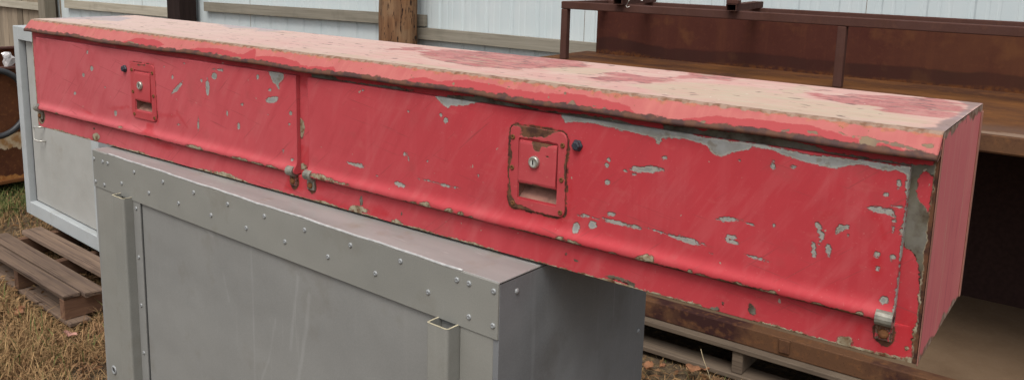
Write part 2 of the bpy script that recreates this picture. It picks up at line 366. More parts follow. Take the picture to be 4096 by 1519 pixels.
M = dict(
    red=m_red_paint('worn_red_paint'), lid=m_lid(), end=m_red_end(),
    latch=None, grey=m_grey('grey_cabinet_paint', (.218, .215, .201), (.200, .198, .187), marks=True, scratch=.3),
    strip=m_grey('galvanised_strip', (.225, .220, .196), (.200, .198, .178), rough=.45, scratch=.25),
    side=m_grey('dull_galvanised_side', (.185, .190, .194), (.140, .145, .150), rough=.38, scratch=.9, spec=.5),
    greyp=m_grey('grey_cabinet_paint_plain', (.218, .215, .201), (.200, .198, .187)), gapline=plain('dark_gap', (.06, .06, .058), .8),
    cut=plain('bare_cut_edge', (.52, .46, .32), .5), shadewall=plain('shade_darkened_steel', (.034, .017, .014), .8, spec=.1),  # rack back wall: near-black colour paints in the cavity's shade
    ctop=m_cab_top(), hem=plain('bright_hem', (.55, .55, .53), .35, .3),
    rivet=plain('aluminium_rivet', (.33, .34, .34), .5, .25), dark=plain('dark_hole', (.012, .012, .012), .9),
    white=m_grey('off_white_enamel', (.39, .41, .41), (.35, .37, .37), rough=.45, scratch=.2),
    whitep=m_grey('pale_panel_enamel', (.36, .355, .33), (.33, .325, .30), rough=.5, scratch=.15),
    seal=plain('black_rubber', (.018, .018, .020), .6),
    zinc=plain('tarnished_zinc', (.30, .285, .235), .45, .35, var=.5), chrome=plain('dull_chrome', (.48, .46, .40), .32, .7),
    rustbolt=m_rust('rusty_bolt', (.10, .045, .022), (.14, .06, .028), (.20, .09, .035)),
    blackbolt=plain('black_painted_bolt', (.030, .032, .045), .45, 0, .5, .4),
    rust=m_rust('brown_rusted_steel', (.075, .032, .022), (.095, .042, .028), (.14, .062, .036)),
    tube=m_rust('rusted_square_tube', (.085, .042, .034), (.070, .032, .024), (.12, .058, .040), .2),
    deck=m_rust('orange_rusted_deck', (.125, .050, .020), (.165, .066, .024), (.215, .085, .024), .2),
    floor=m_rust('dusty_rusted_floor', (.150, .100, .062), (.118, .076, .046), (.175, .115, .07), .1),
    beam=m_beam(),
    plate=m_plate(), deckp=m_deck(), bin=m_bin(),
    pallet=m_wood('weathered_pallet_wood', (.165, .112, .078), (.105, .072, .054), (.040, .026, .020), dark=.9),
    stringer=m_wood('brown_pallet_stringer', (.150, .082, .050), (.105, .055, .034), (.04, .022, .015), 1),
    gpallet=m_wood('grey_pallet_wood', (.185, .140, .100), (.14, .104, .076), (.06, .042, .028)),
    rail=m_wood('grey_weathered_rail', (.36, .325, .26), (.28, .25, .195), (.16, .135, .10), dark=.4),
    post=m_wood('weathered_post', (.30, .26, .20), (.23, .195, .145), (.12, .095, .065), 2),
    board=m_wood('brown_fence_board', (.27, .215, .155), (.205, .16, .115), (.10, .07, .05), 2),
    dpost=m_wood('dark_creosote_post', (.040, .024, .020), (.028, .017, .015), (.012, .009, .008), 2),
    pole=m_pole(), sheet=m_sheet(), ground=m_ground(), grass=m_grass(),
    corner=m_wood('worn_folded_corner', (.40, .20, .15), (.32, .13, .10), (.14, .06, .04), 2, dark=.8), hose=plain('black_rubber_hose', (.05, .052, .055), .45), paper=plain('white_paper', (.75, .75, .73), .8, var=.05),
    straw=plain('pale_straw', (.50, .40, .24), .8), wire=plain('bright_wire', (.55, .53, .48), .3, .6), leaf=plain('dry_orange_leaf', (.30, .135, .062), .75, var=.6, scale=25),
    pinkleaf=plain('dry_pink_leaf', (.55, .28, .22), .7, var=.4, scale=25), shiny=plain('clear_plastic', (.72, .68, .66), .18, .1, .6, .4, 40),
)

def m_latch():
    k = NT('red_painted_latch_steel')
    n = k.noise(30, 4); f = k.noise(150, 3)
    col = k.mix(k.mr(k.noise(14, 4), .35, .65), (.43, .062, .068), (.39, .045, .052))
    col = k.mix(k.mr(f, .64, .72, 0, .4), col, (.48, .17, .14))
    d = k.math('ADD', k.attr('tan'), k.math('MULTIPLY', k.math('SUBTRACT', n, .5), .014))
    d = k.math('ADD', d, k.math('MULTIPLY', k.math('SUBTRACT', f, .5), .006))
    r = k.mr(d, -.0006, .0006, 1, 0)
    rc = k.mix(k.mr(k.noise(70, 4), .4, .62), (.135, .062, .032), (.055, .024, .016))
    col = k.mix(r, col, rc)
    return k.done(col, .5, k.bump(k.math('SUBTRACT', 1.0, r), .8, .0008, k.bump(f, .08, .001)), spec=.35)
M['latch'] = m_latch()
M['latchpan'] = plain('dirty_latch_recess', (.33, .155, .115), .75, var=.5, scale=40)

# ------------------------------------------------------------------ mesh helpers
OFF = {}
def thing(name, label, cat, base, group=None, rot=0.0):
    """An Empty at the thing's base.  With rot == 0 its parts are written in yard coordinates, else in local ones."""
    o = bpy.data.objects.new(name, None); COL.objects.link(o); o.empty_display_size = .1
    o.location = (base[0], base[1], base[2]+GZ); o.rotation_euler = (0, 0, rot)
    o['label'] = label; o['category'] = cat
    if group: o['group'] = group
    OFF[o.name] = Vector(base) if rot == 0 else Vector((0, 0, 0))
    return o
def tag(o, label, cat, group=None):
    o['label'] = label; o['category'] = cat
    if group: o['group'] = group
    return o
def off(o): return OFF.get(o.name, Vector((0, 0, 0))) if o else Vector((0, 0, -GZ))
def link(name, me, mat, parent=None, loc=(0, 0, 0), smooth=False, rot=(0, 0, 0)):
    o = bpy.data.objects.new(name, me); COL.objects.link(o)
    if mat and not me.materials: me.materials.append(mat)
    if parent: o.parent = parent; OFF[o.name] = off(parent)
    o.location = loc; o.rotation_euler = rot
    if smooth:
        for p in me.polygons: p.use_smooth = True
    return o
def mesh(name, v, f):
    me = bpy.data.meshes.new(name); me.from_pydata([tuple(p) for p in v], [], f); me.update(); return me
def part(name, v, f, mat, parent, smooth=False):
    d = off(parent); v = [(p[0]-d[0], p[1]-d[1], p[2]-d[2]) for p in v]
    return link(name, mesh(name, v, f), mat, parent, smooth=smooth)
def bevel_box_mesh(name, sx, sy, sz, bev=.002, seg=1):
    bm = bmesh.new(); bmesh.ops.create_cube(bm, size=1)
    for v in bm.verts: v.co = (v.co.x*sx, v.co.y*sy, v.co.z*sz)
    if bev: bmesh.ops.bevel(bm, geom=list(bm.edges), offset=bev, segments=seg, affect='EDGES', profile=.5)
    me = bpy.data.meshes.new(name); bm.to_mesh(me); bm.free(); return me
def box(name, lo, hi, mat, parent, bev=.002, seg=1, rot=(0, 0, 0)):
    d = off(parent); c = [(a+b)/2 for a, b in zip(lo, hi)]; s = [abs(b-a) for a, b in zip(lo, hi)]
    o = link(name, bevel_box_mesh(name, *s, bev, seg), mat, parent, (c[0]-d[0], c[1]-d[1], c[2]-d[2]), rot=rot)
    OFF[o.name] = Vector(c)
    return o
def tube_path(name, pts, r, mat, parent, n=8, closed=False):
    d = off(parent); P_ = [Vector(p)-d for p in pts]; V, Fc = [], []; N_ = len(P_)
    for i, p in enumerate(P_):
        a = P_[(i-1) % N_] if (i > 0 or closed) else p; b = P_[(i+1) % N_] if (i < N_-1 or closed) else p
        t = (b-a).normalized(); u = t.orthogonal().normalized()
        ref = Vector((0, 0, 1)) if abs(t.z) < .9 else Vector((1, 0, 0)); u = t.cross(ref).normalized(); w_ = t.cross(u)
        for j in range(n):
            q = 2*math.pi*j/n; V.append(p+r*(math.cos(q)*u+math.sin(q)*w_))
    for i in range(N_ if closed else N_-1):
        for j in range(n):
            a, b = i*n+j, i*n+(j+1) % n; c, e = ((i+1) % N_)*n+(j+1) % n, ((i+1) % N_)*n+j
            Fc.append((a, b, c, e))
    if not closed: Fc += [tuple(range(n))[::-1], tuple(range((N_-1)*n, N_*n))]
    return link(name, mesh(name, V, Fc), mat, parent, smooth=True)
def lathe_y(name, prof, n=16):
    """prof: (radius, y) pairs, axis along -Y (towards the viewer)."""
    V, Fc = [], []
    for r, y in prof:
        for j in range(n):
            q = 2*math.pi*j/n; V.append((r*math.cos(q), y, r*math.sin(q)))
    for i in range(len(prof)-1):
        for j in range(n): Fc.append((i*n+j, i*n+(j+1) % n, (i+1)*n+(j+1) % n, (i+1)*n+j))
    Fc.append(tuple((len(prof)-1)*n+j for j in range(n)))
    return mesh(name, V, Fc)

# signed distances (numpy) to worn patches, in metres
BIG = .04
def sd_poly(x, y, poly):
    P_ = np.array(poly); lo, hi = P_.min(0)-BIG, P_.max(0)+BIG
    out = np.full(x.shape, BIG); k = (x > lo[0]) & (x < hi[0]) & (y > lo[1]) & (y < hi[1])
    if not k.any(): return out
    px, py = x[k], y[k]; d = np.full(px.shape, 1e9); ins = np.zeros(px.shape, bool)
    for i in range(len(P_)):
        a, b = P_[i], P_[i-1]; e = b-a; wx, wy = px-a[0], py-a[1]
        t = np.clip((wx*e[0]+wy*e[1])/max(e@e, 1e-12), 0, 1); d = np.minimum(d, (wx-e[0]*t)**2+(wy-e[1]*t)**2)
        c = ((a[1] > py) != (b[1] > py)) & (px < (b[0]-a[0])*(py-a[1])/((b[1]-a[1]) or 1e-12)+a[0]); ins ^= c
    out[k] = np.minimum(np.sqrt(d)*np.where(ins, -1, 1), BIG); return out
def sd_ell(x, y, e):
    cx, cy, ux, uy, vx, vy = e; det = ux*vy-uy*vx
    if abs(det) < 1e-12: return np.full(x.shape, BIG)
    dx, dy = x-cx, y-cy; a = (dx*vy-dy*vx)/det; b = (-dx*uy+dy*ux)/det
    k = np.sqrt(a*a+b*b); mn = min(math.hypot(ux, uy), math.hypot(vx, vy))
    return np.minimum((k-1)*mn, BIG)
def sd_all(x, y, polys=(), ells=()):
    d = np.full(x.shape, BIG)
    for p in polys: d = np.minimum(d, sd_poly(x, y, p))
    for e in ells: d = np.minimum(d, sd_ell(x, y, e))
    return d
def setattr_f(me, name, arr):
    a = me.attributes.new(name, 'FLOAT', 'POINT'); a.data.foreach_set('value', np.asarray(arr, dtype=np.float32))

# ------------------------------------------------------------------ worn patches, metres: polygons (x, z) / (x, y) and ellipses (centre, two half axes)
PT_d1=[(.3344,.251,.0052,.0,-.0024,-.0055),(.3533,.2083,.0073,.0007,-.0008,-.0066),(.3054,.1857,.0065,.0006,-.0006,-.0056),(.2497,.1281,.0055,.0006,-.0005,-.004),(.4176,.1629,.0031,.0004,-.0002,-.0021),(.4615,.0988,.008,.001,-.0008,-.0077),(.7518,.1969,.0205,.0156,.005,-.002),(.8755,.2135,.0071,.0008,-.0012,-.0191),(.9043,.2414,.01,.001,-.0004,-.0075),(.9281,.2576,.0122,.0012,-.0002,-.0037),(.9046,.2586,.0061,.0006,-.0002,-.0018),(.7343,.221,.0034,.0004,-.0004,-.0044),(.7856,.2609,.0041,.0004,-.0002,-.0029),(.8519,.2262,.0039,.0004,-.0003,-.0043),(1.0067,.1874,.0059,.0007,-.0001,-.0027),(.9476,.1598,.0031,.0004,-.0003,-.0066),(.9895,.1336,.0052,.0007,-.0004,-.0075),(.8336,.1174,.0032,.0004,-.0009,-.0128),(.7002,.2443,.0026,.0002,-.0002,-.0025),(.7501,.1062,.0052,.0007,-.0001,-.002),(1.1124,.2102,.0197,.0057,.0022,-.0057),(1.1064,.2316,.0068,.0007,-.0002,-.0036),(1.0646,.2551,.0049,.0005,-.0003,-.0054),(1.0974,.1751,.0028,.0003,-.0001,-.0018),(1.1731,.1882,.0046,.0005,-.0002,-.004),(1.1683,.1622,.004,.0005,-.0001,-.0035),(1.1464,.0984,.0033,.0005,-.0002,-.0045),(1.1766,.0853,.0046,.0008,-.0001,-.0031)]
PT_d1p=[[(1.1011,.2728),(1.1546,.271),(1.153,.2605),(1.1353,.2478),(1.1386,.2294),(1.1303,.2408),(1.1171,.2481)]]
PT_d1tan=[(.8323,.061,.0343,-.0016,-.0034,-.0061),(1.0058,.0605,.0283,-.0001,-.002,-.0049),(.732,.0575,.0099,-.0001,-.0013,-.0026),(.1566,.0605,.0094,.0011,-.0005,-.0036),(.4955,.0667,.0093,-.0001,-.0016,-.0027),(1.0649,.0592,.0193,.0005,-.0017,-.0047),(1.1172,.0609,.0187,.0005,-.0012,-.0037)]
PT_d2=[(1.3955,.2619,.0028,.0003,-.0001,-.002),(1.6029,.2392,.0038,.0004,.0,-.0038),(1.6142,.2294,.0048,.0006,.0001,-.0049),(1.5191,.2347,.0025,.0003,.0,-.0027),(1.6524,.2244,.0024,.0004,.0001,-.0025),(1.5091,.149,.0032,.0005,.0001,-.0039),(1.5197,.1428,.002,.0007,.0034,-.0089),(1.3784,.1071,.0223,.0,-.0011,-.0034),(1.57,.1458,.002,.0003,.0,-.0024),(1.4351,.0952,.0044,.0007,.0,-.0029),(1.4989,.0869,.0139,-.0014,-.0022,-.005),(1.574,.108,.0171,-.0001,-.0006,-.002),(1.6138,.1058,.0214,-.0001,-.0006,-.0024),(1.6944,.1387,.0019,.0003,.0001,-.0018),(2.0463,.2547,.0047,.0007,.0003,-.0056),(2.0574,.2286,.006,.001,.0002,-.0031),(2.1782,.2433,.0029,.0004,.0002,-.0027),(2.0276,.2057,.0266,.0035,.0001,-.0055),(1.9919,.1974,.0043,.0007,.0001,-.0026),(1.9577,.2006,.0033,.0006,.0002,-.0036),(1.9612,.2111,.0022,.0004,.0001,-.0023),(1.9604,.1722,.004,.0007,.0002,-.0046),(2.0065,.193,.0021,.0004,.0,-.0012),(2.228,.2449,.0035,.0005,.0005,-.0058),(2.2559,.246,.0055,.0009,.0003,-.0034),(2.3955,.246,.0024,.0004,.0005,-.0053),(1.9043,.0848,.007,.0015,.0004,-.0083),(1.9357,.0955,.0072,.0015,.0003,-.0064),(1.918,.1087,.0092,.0004,-.0004,-.0028),(1.9695,.1204,.0066,.0013,.0001,-.003),(1.9712,.1086,.0252,.0003,-.0005,-.003),(2.0132,.1093,.0132,.0002,-.0005,-.003),(2.052,.1096,.01,-.0004,-.0004,-.0017),(2.0606,.1095,.0031,.0006,.0002,-.0026),(2.1048,.1064,.0267,-.0019,-.0009,-.0038),(2.1359,.1054,.0093,-.0007,-.0003,-.0013),(2.1658,.152,.0152,.0023,.0,-.0031),(2.1733,.1258,.008,.0017,.0002,-.0027),(2.1782,.1191,.0067,.0015,.0002,-.0024),(2.1696,.1213,.0028,.0006,.0004,-.0055),(2.1453,.0952,.0044,.001,.0002,-.0028),(2.2139,.1036,.0109,-.0009,-.0003,-.0016),(2.2026,.1513,.0058,-.0004,-.0003,-.0015),(2.298,.1682,.0025,.0013,.0022,-.0062),(2.3041,.1551,.0027,.0003,.0,-.007),(2.2952,.1313,.0027,.0006,.0008,-.0086),(2.3148,.1386,.0032,.001,.0014,-.0077),(2.3392,.1644,.0026,.0005,.0003,-.0031),(2.3732,.2075,.0153,.0003,-.0002,-.0042),(2.3895,.2071,.0085,.0001,-.0002,-.0038),(2.396,.1997,.0024,.0005,.0005,-.0054),(2.3997,.2167,.0083,.0017,.0002,-.0024),(2.3818,.2297,.0034,.0006,.0003,-.0032),(2.3792,.1468,.0034,.0008,.0004,-.0041),(2.3981,.1464,.0036,.0008,.0004,-.0046),(2.3806,.1263,.0025,.0006,.0004,-.0033),(2.3933,.0854,.0054,.0015,.0006,-.0055),(2.4059,.184,.0029,.0006,.0006,-.0054),(2.3939,.1951,.0013,.0003,.0009,-.008),(2.2368,.1569,.0017,.0004,.0001,-.0018)]
PT_d2p=[[(1.5842,.2743),(1.6301,.2758),(1.704,.2771),(1.6816,.2691),(1.654,.2621),(1.6281,.259),(1.62,.2532),(1.6064,.2583),(1.5942,.2661)],[(1.8612,.2753),(1.9399,.2773),(2.0536,.2729),(2.1192,.2714),(2.2186,.2716),(2.2189,.2676),(2.1979,.2665),(2.1878,.262),(2.1643,.2524),(2.1526,.2452),(2.14,.2457),(2.1318,.2504),(2.1249,.2585),(2.0908,.2627),(2.051,.2601),(2.0306,.2587),(1.9846,.2619),(1.9518,.2638),(1.9255,.2662),(1.8989,.265),(1.8757,.2603)],[(2.2157,.2712),(2.2754,.2682),(2.4086,.2717),(2.4133,.2312),(2.4069,.23),(2.4038,.2603),(2.3899,.2652),(2.3805,.2609),(2.3653,.2632),(2.3498,.2661),(2.3296,.2615),(2.317,.2552),(2.301,.2548),(2.2764,.257),(2.2538,.2606),(2.2365,.2636),(2.2161,.2672)],[(2.3215,.1717),(2.3268,.1777),(2.3398,.1798),(2.3398,.1741),(2.3317,.1682),(2.3242,.1623)]]
PT_d2tan=[(1.8482,.0563,.01,-.0002,-.0008,-.0033),(1.8787,.0611,.0079,.0005,-.0006,-.0036),(1.9047,.0598,.0144,-.0003,-.001,-.0043),(1.9514,.0574,.0073,-.0002,-.0008,-.0036),(1.9796,.0576,.0089,-.0001,-.0008,-.0035),(2.0072,.0565,.0057,.0004,-.0003,-.0027),(2.0377,.0623,.0153,.0023,-.0002,-.008),(2.0846,.0572,.0065,-.0001,-.0005,-.0023),(2.1172,.0608,.0045,.0011,.0003,-.005),(2.1065,.057,.008,-.0002,-.0007,-.0033),(2.1393,.0585,.014,-.0002,-.0008,-.0038),(2.1697,.0581,.0122,.0005,-.0004,-.0028),(2.1975,.0604,.0075,.0003,-.0004,-.0031),(2.2285,.0596,.0087,.0004,-.0004,-.0031),(2.2448,.0601,.0103,.0004,-.0004,-.0037),(2.3091,.059,.0112,-.0002,-.0005,-.0036),(2.3664,.0604,.0043,.0012,.0005,-.0056),(1.2772,.0656,.0328,.0,-.0017,-.0049),(1.338,.0634,.023,-.0001,-.0009,-.0027),(1.6679,.057,.0,.0,.0,.0),(1.5745,.0623,.0149,.0009,-.0013,-.0064),(1.5386,.0594,.0103,.002,.0,-.0028),(1.6317,.0618,.0097,.0019,.0001,-.0054),(1.6606,.061,.0067,.0013,.0001,-.0046),(1.682,.0584,.0065,.0013,.0001,-.003)]
PT_fr=[(.3378,.0395,.0054,.0008,-.0004,-.0034),(1.8848,.0326,.0024,.0005,.0001,-.0022),(1.906,.0257,.0058,.0,-.0003,-.0014),(2.1678,.0193,.0025,.0007,.0002,-.0025),(2.2137,.0208,.0052,.0024,.0024,-.0092),(2.1517,.0053,.0032,.0009,.0002,-.0025),(2.1602,.0089,.0025,.0007,.0002,-.0019),(1.4988,.0265,.0032,.0006,.0,-.0049),(1.3859,.0303,.0046,.0009,-.0001,-.0093)]
PT_frp=[[(1.9593,.0121),(1.978,.0167),(2.0041,.0156),(2.0171,.0127),(2.0187,.0039),(2.0103,.0041),(2.0045,.0095),(1.9745,.0117)],[(2.4023,.2422),(2.4154,.2446),(2.418,.2316),(2.4316,.2154),(2.4386,.206),(2.4393,.1764),(2.4363,.1594),(2.4402,.1329),(2.4387,.1132),(2.4337,.1147),(2.4291,.1357),(2.4265,.1489),(2.4182,.158),(2.4106,.1605),(2.4043,.1743),(2.4034,.2071)],[(2.4019,.2702),(2.4414,.2793),(2.4461,.2459),(2.4404,.2448),(2.4353,.2598),(2.4237,.2685),(2.4172,.262),(2.4159,.2404),(2.4027,.238)],[(2.0482,.2787),(2.0946,.2818),(2.1144,.2768),(2.1269,.2801),(2.214,.2834),(2.2157,.2631),(2.1596,.2606),(2.0492,.2631)],[(2.2111,.283),(2.2572,.281),(2.2822,.2804),(2.2991,.2731),(2.3125,.2737),(2.3311,.2724),(2.4064,.2736),(2.4258,.2715),(2.4077,.2604),(2.2157,.2631)],[(1.2327,.2795),(1.276,.2837),(1.3061,.2792),(1.312,.2736),(1.3987,.2744),(1.4752,.2766),(1.5223,.274),(1.4752,.2649),(1.2325,.2676)],[(1.6072,.2759),(1.6961,.2805),(1.7568,.2768),(1.7572,.2645),(1.6073,.2684)],[(1.7525,.2781),(1.8203,.2723),(1.9341,.2766),(2.0282,.2696),(1.9346,.2667),(1.7527,.2693)]]
PT_frtan=[(2.3477,.0105,.011,.0033,.0008,-.0087),(2.3775,.0053,.0072,.0004,-.0002,-.0021),(2.4009,.006,.0087,.0005,-.0002,-.0027),(2.4272,.0213,.002,.0005,.0004,-.0034),(2.4371,.0933,.0047,.0013,.0011,-.0108),(2.4261,.008,.0145,.0009,-.0003,-.0029),(2.435,.0421,.0034,.001,.0017,-.0165),(1.377,.0125,.0287,.0027,-.0013,-.007),(1.4842,.008,.0134,.0013,-.0008,-.0047),(1.1966,.1559,.0097,.0013,-.0005,-.0198),(1.199,.0726,.0175,-.0003,-.0026,-.0064),(.3458,.0171,.0191,.0027,-.0013,-.0114),(.9254,.0083,.0442,.0,-.0027,-.0061),(.0314,.0327,.0271,.0034,-.0032,-.0215),(1.9481,.0059,.0223,.0004,-.0003,-.0018),(1.8727,.0035,.0236,.0005,-.0003,-.0015)]
PT_frfresh=[[(2.4093,.0746),(2.4205,.0875),(2.4266,.0765),(2.4382,.0825),(2.4417,.061),(2.4345,.0476),(2.4396,.0093),(2.3934,.0037),(2.3904,.0203),(2.4091,.0259),(2.4091,.0517)],[(2.3567,.0427),(2.3736,.046),(2.3725,.0297),(2.3668,.0206),(2.3609,.0263)],[(1.1818,.2797),(1.2125,.2762),(1.2131,.2486),(1.1841,.2455)],[(1.1804,.114),(1.2163,.1194),(1.2407,.0707),(1.3148,.0423),(1.1406,.0107)],[(.5906,.052),(.6544,.0533),(.7325,.0444),(.6968,.0313),(.6264,.0415)],[(2.1854,.0456),(2.2336,.044),(2.2169,.038),(2.1953,.0386)],[(1.2397,.0203),(1.3144,.0167),(1.3974,.0114),(1.4202,.0033),(1.3622,-.002),(1.2583,.0017)],[(1.3859,.0303),(1.4428,.0287),(1.476,.0145),(1.3973,.0071)]]
PT_dfresh1=[[(.6064,.0921),(.6384,.0954),(.6413,.0762),(.6716,.065),(.59,.0639),(.6096,.077)],[(.6677,.1247),(.7417,.13),(.747,.1431),(.7942,.1022),(.782,.1055),(.7501,.1286),(.7369,.1219),(.667,.1165)],[(.5371,.2446),(.6562,.2502),(.6656,.1),(.6563,.0947),(.6441,.2441),(.5458,.2377)],[(.4258,.1089),(.5303,.1269),(.5298,.1216),(.4404,.1053)],[(.277,.0852),(.3148,.087),(.3558,.0783),(.3137,.0785)]]
PT_dfresh2=[[(1.7594,.137),(1.7627,.1423),(1.764,.1043),(1.7841,.0866),(1.8261,.0879),(1.8823,.097),(1.8926,.1287),(1.8853,.1591),(1.8821,.2283),(1.8853,.231),(1.8938,.1312),(1.8854,.0861),(1.8699,.0782),(1.8641,.0886),(1.7983,.0847),(1.7724,.0915),(1.759,.1058)],[(1.773,.2448),(1.8625,.2478),(1.8851,.2365),(1.883,.2262),(1.8757,.2429),(1.7759,.2429)],[(1.8911,.2185),(1.9124,.2261),(1.9115,.2171),(1.9017,.2101),(1.8927,.212)],[(2.3712,.15),(2.3809,.155),(2.3857,.1449),(2.3891,.1233),(2.3799,.1126),(2.3721,.1277)],[(2.3612,.2009),(2.3766,.1985),(2.3894,.1708),(2.3856,.1588),(2.3774,.1904)],[(2.3021,.1835),(2.3197,.197),(2.3226,.1947),(2.3051,.1798)]]
PT_toprose=[[(1.2659,.1656),(1.2628,.2358),(1.2786,.2751),(1.3397,.2575),(1.3431,.2257),(1.3147,.2084),(1.2991,.1713)],[(1.3506,.2174),(1.3577,.28),(1.3895,.3013),(1.4406,.3285),(1.451,.3777),(1.5093,.3954),(1.5697,.3827),(1.6666,.3462),(1.631,.3363),(1.6707,.3441),(1.7587,.2494),(1.7275,.2236),(1.6857,.1758),(1.6782,.1098),(1.6869,.1105),(1.6387,.0919),(1.5736,.0926),(1.5181,.0945),(1.456,.1204),(1.3996,.1601)],[(1.8446,.1222),(1.8215,.2103),(1.8452,.252),(1.881,.218),(1.9173,.2021),(1.9439,.2592),(1.9378,.3254),(1.9454,.3647),(1.9783,.3407),(2.0079,.3886),(2.0464,.3869),(2.0361,.3052),(2.0329,.275),(1.9926,.2711),(1.97,.2329),(1.9604,.1703),(1.9449,.1286),(1.9178,.1495),(1.8884,.1048)],[(1.8778,.3361),(1.8968,.3575),(1.9142,.3453),(1.9004,.3141)],[(2.2,.1967),(2.2,.2608),(2.2271,.2165),(2.2523,.251),(2.2965,.2804),(2.342,.3029),(2.3708,.3245),(2.4103,.2799),(2.4259,.2884),(2.436,.2016),(2.43,.1575),(2.4085,.1177),(2.3885,.11),(2.365,.1178),(2.3445,.1165),(2.3217,.161),(2.3074,.1678),(2.2898,.1427),(2.2613,.1574),(2.2434,.1616)]]
PT_tophole=[(1.6091,.3487,.0191,.008,.0183,-.0277)]
PT_topcream=[[(1.6911,.182),(1.7115,.2287),(1.7627,.2376),(1.809,.258),(1.8303,.2052),(1.8332,.1508),(1.7986,.1406),(1.7556,.1514)],[(1.9447,.0993),(1.9685,.1541),(2.0198,.2095),(2.0922,.2147),(2.1609,.1871),(2.1526,.2791),(2.1603,.336),(2.1897,.2722),(2.1934,.1899),(2.2285,.1473),(2.2451,.1558),(2.2898,.1427),(2.3191,.1654),(2.3334,.125),(2.3541,.1005),(2.3835,.099),(2.4218,.0897),(2.4256,.0382),(2.3972,.032),(2.3558,.0304),(2.3211,.0251),(2.2868,.015),(2.2686,.0179),(2.1895,.0186),(2.1041,.0194),(2.0271,.0366)]]
PT_topbrown=[[(2.3711,.3412),(2.4135,.3605),(2.4354,.375),(2.4451,-.0137),(2.4133,-.0149),(2.3982,.001),(2.425,.0271),(2.4218,.0897),(2.4309,.1521),(2.4259,.2884),(2.4029,.3257)]]
PT_topgrey=[[(-.0131,.0323),(-.0419,.1784),(-.0532,.2748),(.114,.2462),(.222,.1472),(.0793,.1037)],[(.3034,.3901),(.5098,.4088),(.6559,.298),(.5877,.2587)],[(.5707,.3626),(.704,.3686),(.7636,.2803),(.7089,.2578)]]
PT_lipfresh=[[(1.5144,.0371),(1.5294,.025),(1.5576,.0183),(1.6022,.0243),(1.6343,.0183),(1.6565,.0135),(1.7044,.0133),(1.7486,.0185),(1.7969,.0167),(1.8399,.0164),(1.8894,.0112),(1.8221,.0138),(1.8916,.0115),(1.9291,.0144),(1.9677,.0168),(1.9963,.0216),(2.0118,.0316),(2.0208,.0567),(1.8919,.0511),(1.7545,.0546),(1.657,.0633),(1.5216,.0499)],[(2.0833,.032),(2.1394,.017),(2.1734,.0189),(2.2206,.0153),(2.278,.0154),(2.3157,.0202),(2.3199,.0219),(2.3415,.0226),(2.3435,.0314),(2.342,.0432),(2.3018,.0433),(2.2292,.0466),(2.1275,.0472)],[(2.3646,.0264),(2.3739,.0248),(2.3935,.0281),(2.4082,.0352),(2.4043,.0422),(2.3681,.0421)],[(.5194,.0371),(.5826,.0148),(.6695,.0121),(.7132,.0226),(.6827,.0369),(.5991,.0329)],[(.8187,.0297),(.8515,.0211),(.9233,.0144),(1.0169,.0213),(1.0486,.0001),(1.08,.0432),(.8699,.0439)],[(1.0612,.0221),(1.1405,.0143),(1.2443,.0257),(1.3152,.0229),(1.3358,.0371),(1.08,.0432)]]
PT_lipchip=[[(2.3112,.0156),(2.3241,.0212),(2.3462,.0186),(2.3486,.0166),(2.3649,.0214),(2.387,.0227),(2.4227,.0296),(2.428,.0303),(2.4233,.0327),(2.4098,.0302),(2.3656,.0246),(2.3643,.0313),(2.3677,.034),(2.3432,.0364),(2.343,.0232),(2.3231,.0231)],[(2.419,.0207),(2.4333,.0176),(2.4329,.0224),(2.4257,.0252)],[(1.8825,.0346),(1.891,.0232),(1.9021,.0345)],[(2.2362,.0293),(2.2485,.0253),(2.2493,.0284),(2.2386,.0311)],[(2.2736,.0236),(2.2892,.0232),(2.2885,.0276),(2.2755,.0275)]]
PT_lipchipe=[(1.8712,.0136,.0023,-.0003,.001,.0025),(1.8428,.0235,.0018,-.0002,.0009,.002),(1.7918,.0317,.0049,-.0006,.0009,.002),(1.9351,.03,.006,-.0009,.0007,.0019),(1.9528,.03,.0042,-.0006,.001,.0029),(1.9936,.0342,.0072,.0002,.0004,.0023),(2.1531,.0343,.007,-.0011,.0013,.0043),(2.1217,.0322,.0041,-.0006,.001,.0033),(1.6345,.026,.0021,-.0018,.0024,.002),(1.7911,.0309,.0045,-.0006,.001,.0023),(1.8427,.0232,.0024,-.0003,.001,.0023),(1.8703,.0132,.0024,-.0003,.0011,.0027),(1.5336,.0229,.002,-.0002,.0007,.0013),(1.756,.0149,.0021,-.0003,.0005,.0012),(1.7109,.0146,.0018,-.0002,.0006,.0012),(1.5539,.026,.0019,-.0002,.0006,.0013),(1.5661,.0343,.0327,-.0015,.0011,.0025),(1.6286,.0366,.0221,.0,.001,.0029),(1.68,.0367,.0213,.0,.001,.0028),(1.7154,.0364,.0137,-.0004,.0009,.0024),(.4489,.0343,.0197,.0004,.0039,.0057),(.5064,.0335,.0088,-.0008,.0032,.0033),(.5702,.0314,.0185,.0004,.0024,.0039),(.6682,.0354,.0175,.0003,.0026,.0043),(.8021,.0341,.009,-.0009,.0043,.0051),(.9458,.0336,.0187,.0005,.0021,.004),(1.0041,.033,.0178,.0001,.0022,.004),(.5949,.0333,.0126,-.0011,.003,.0033)]

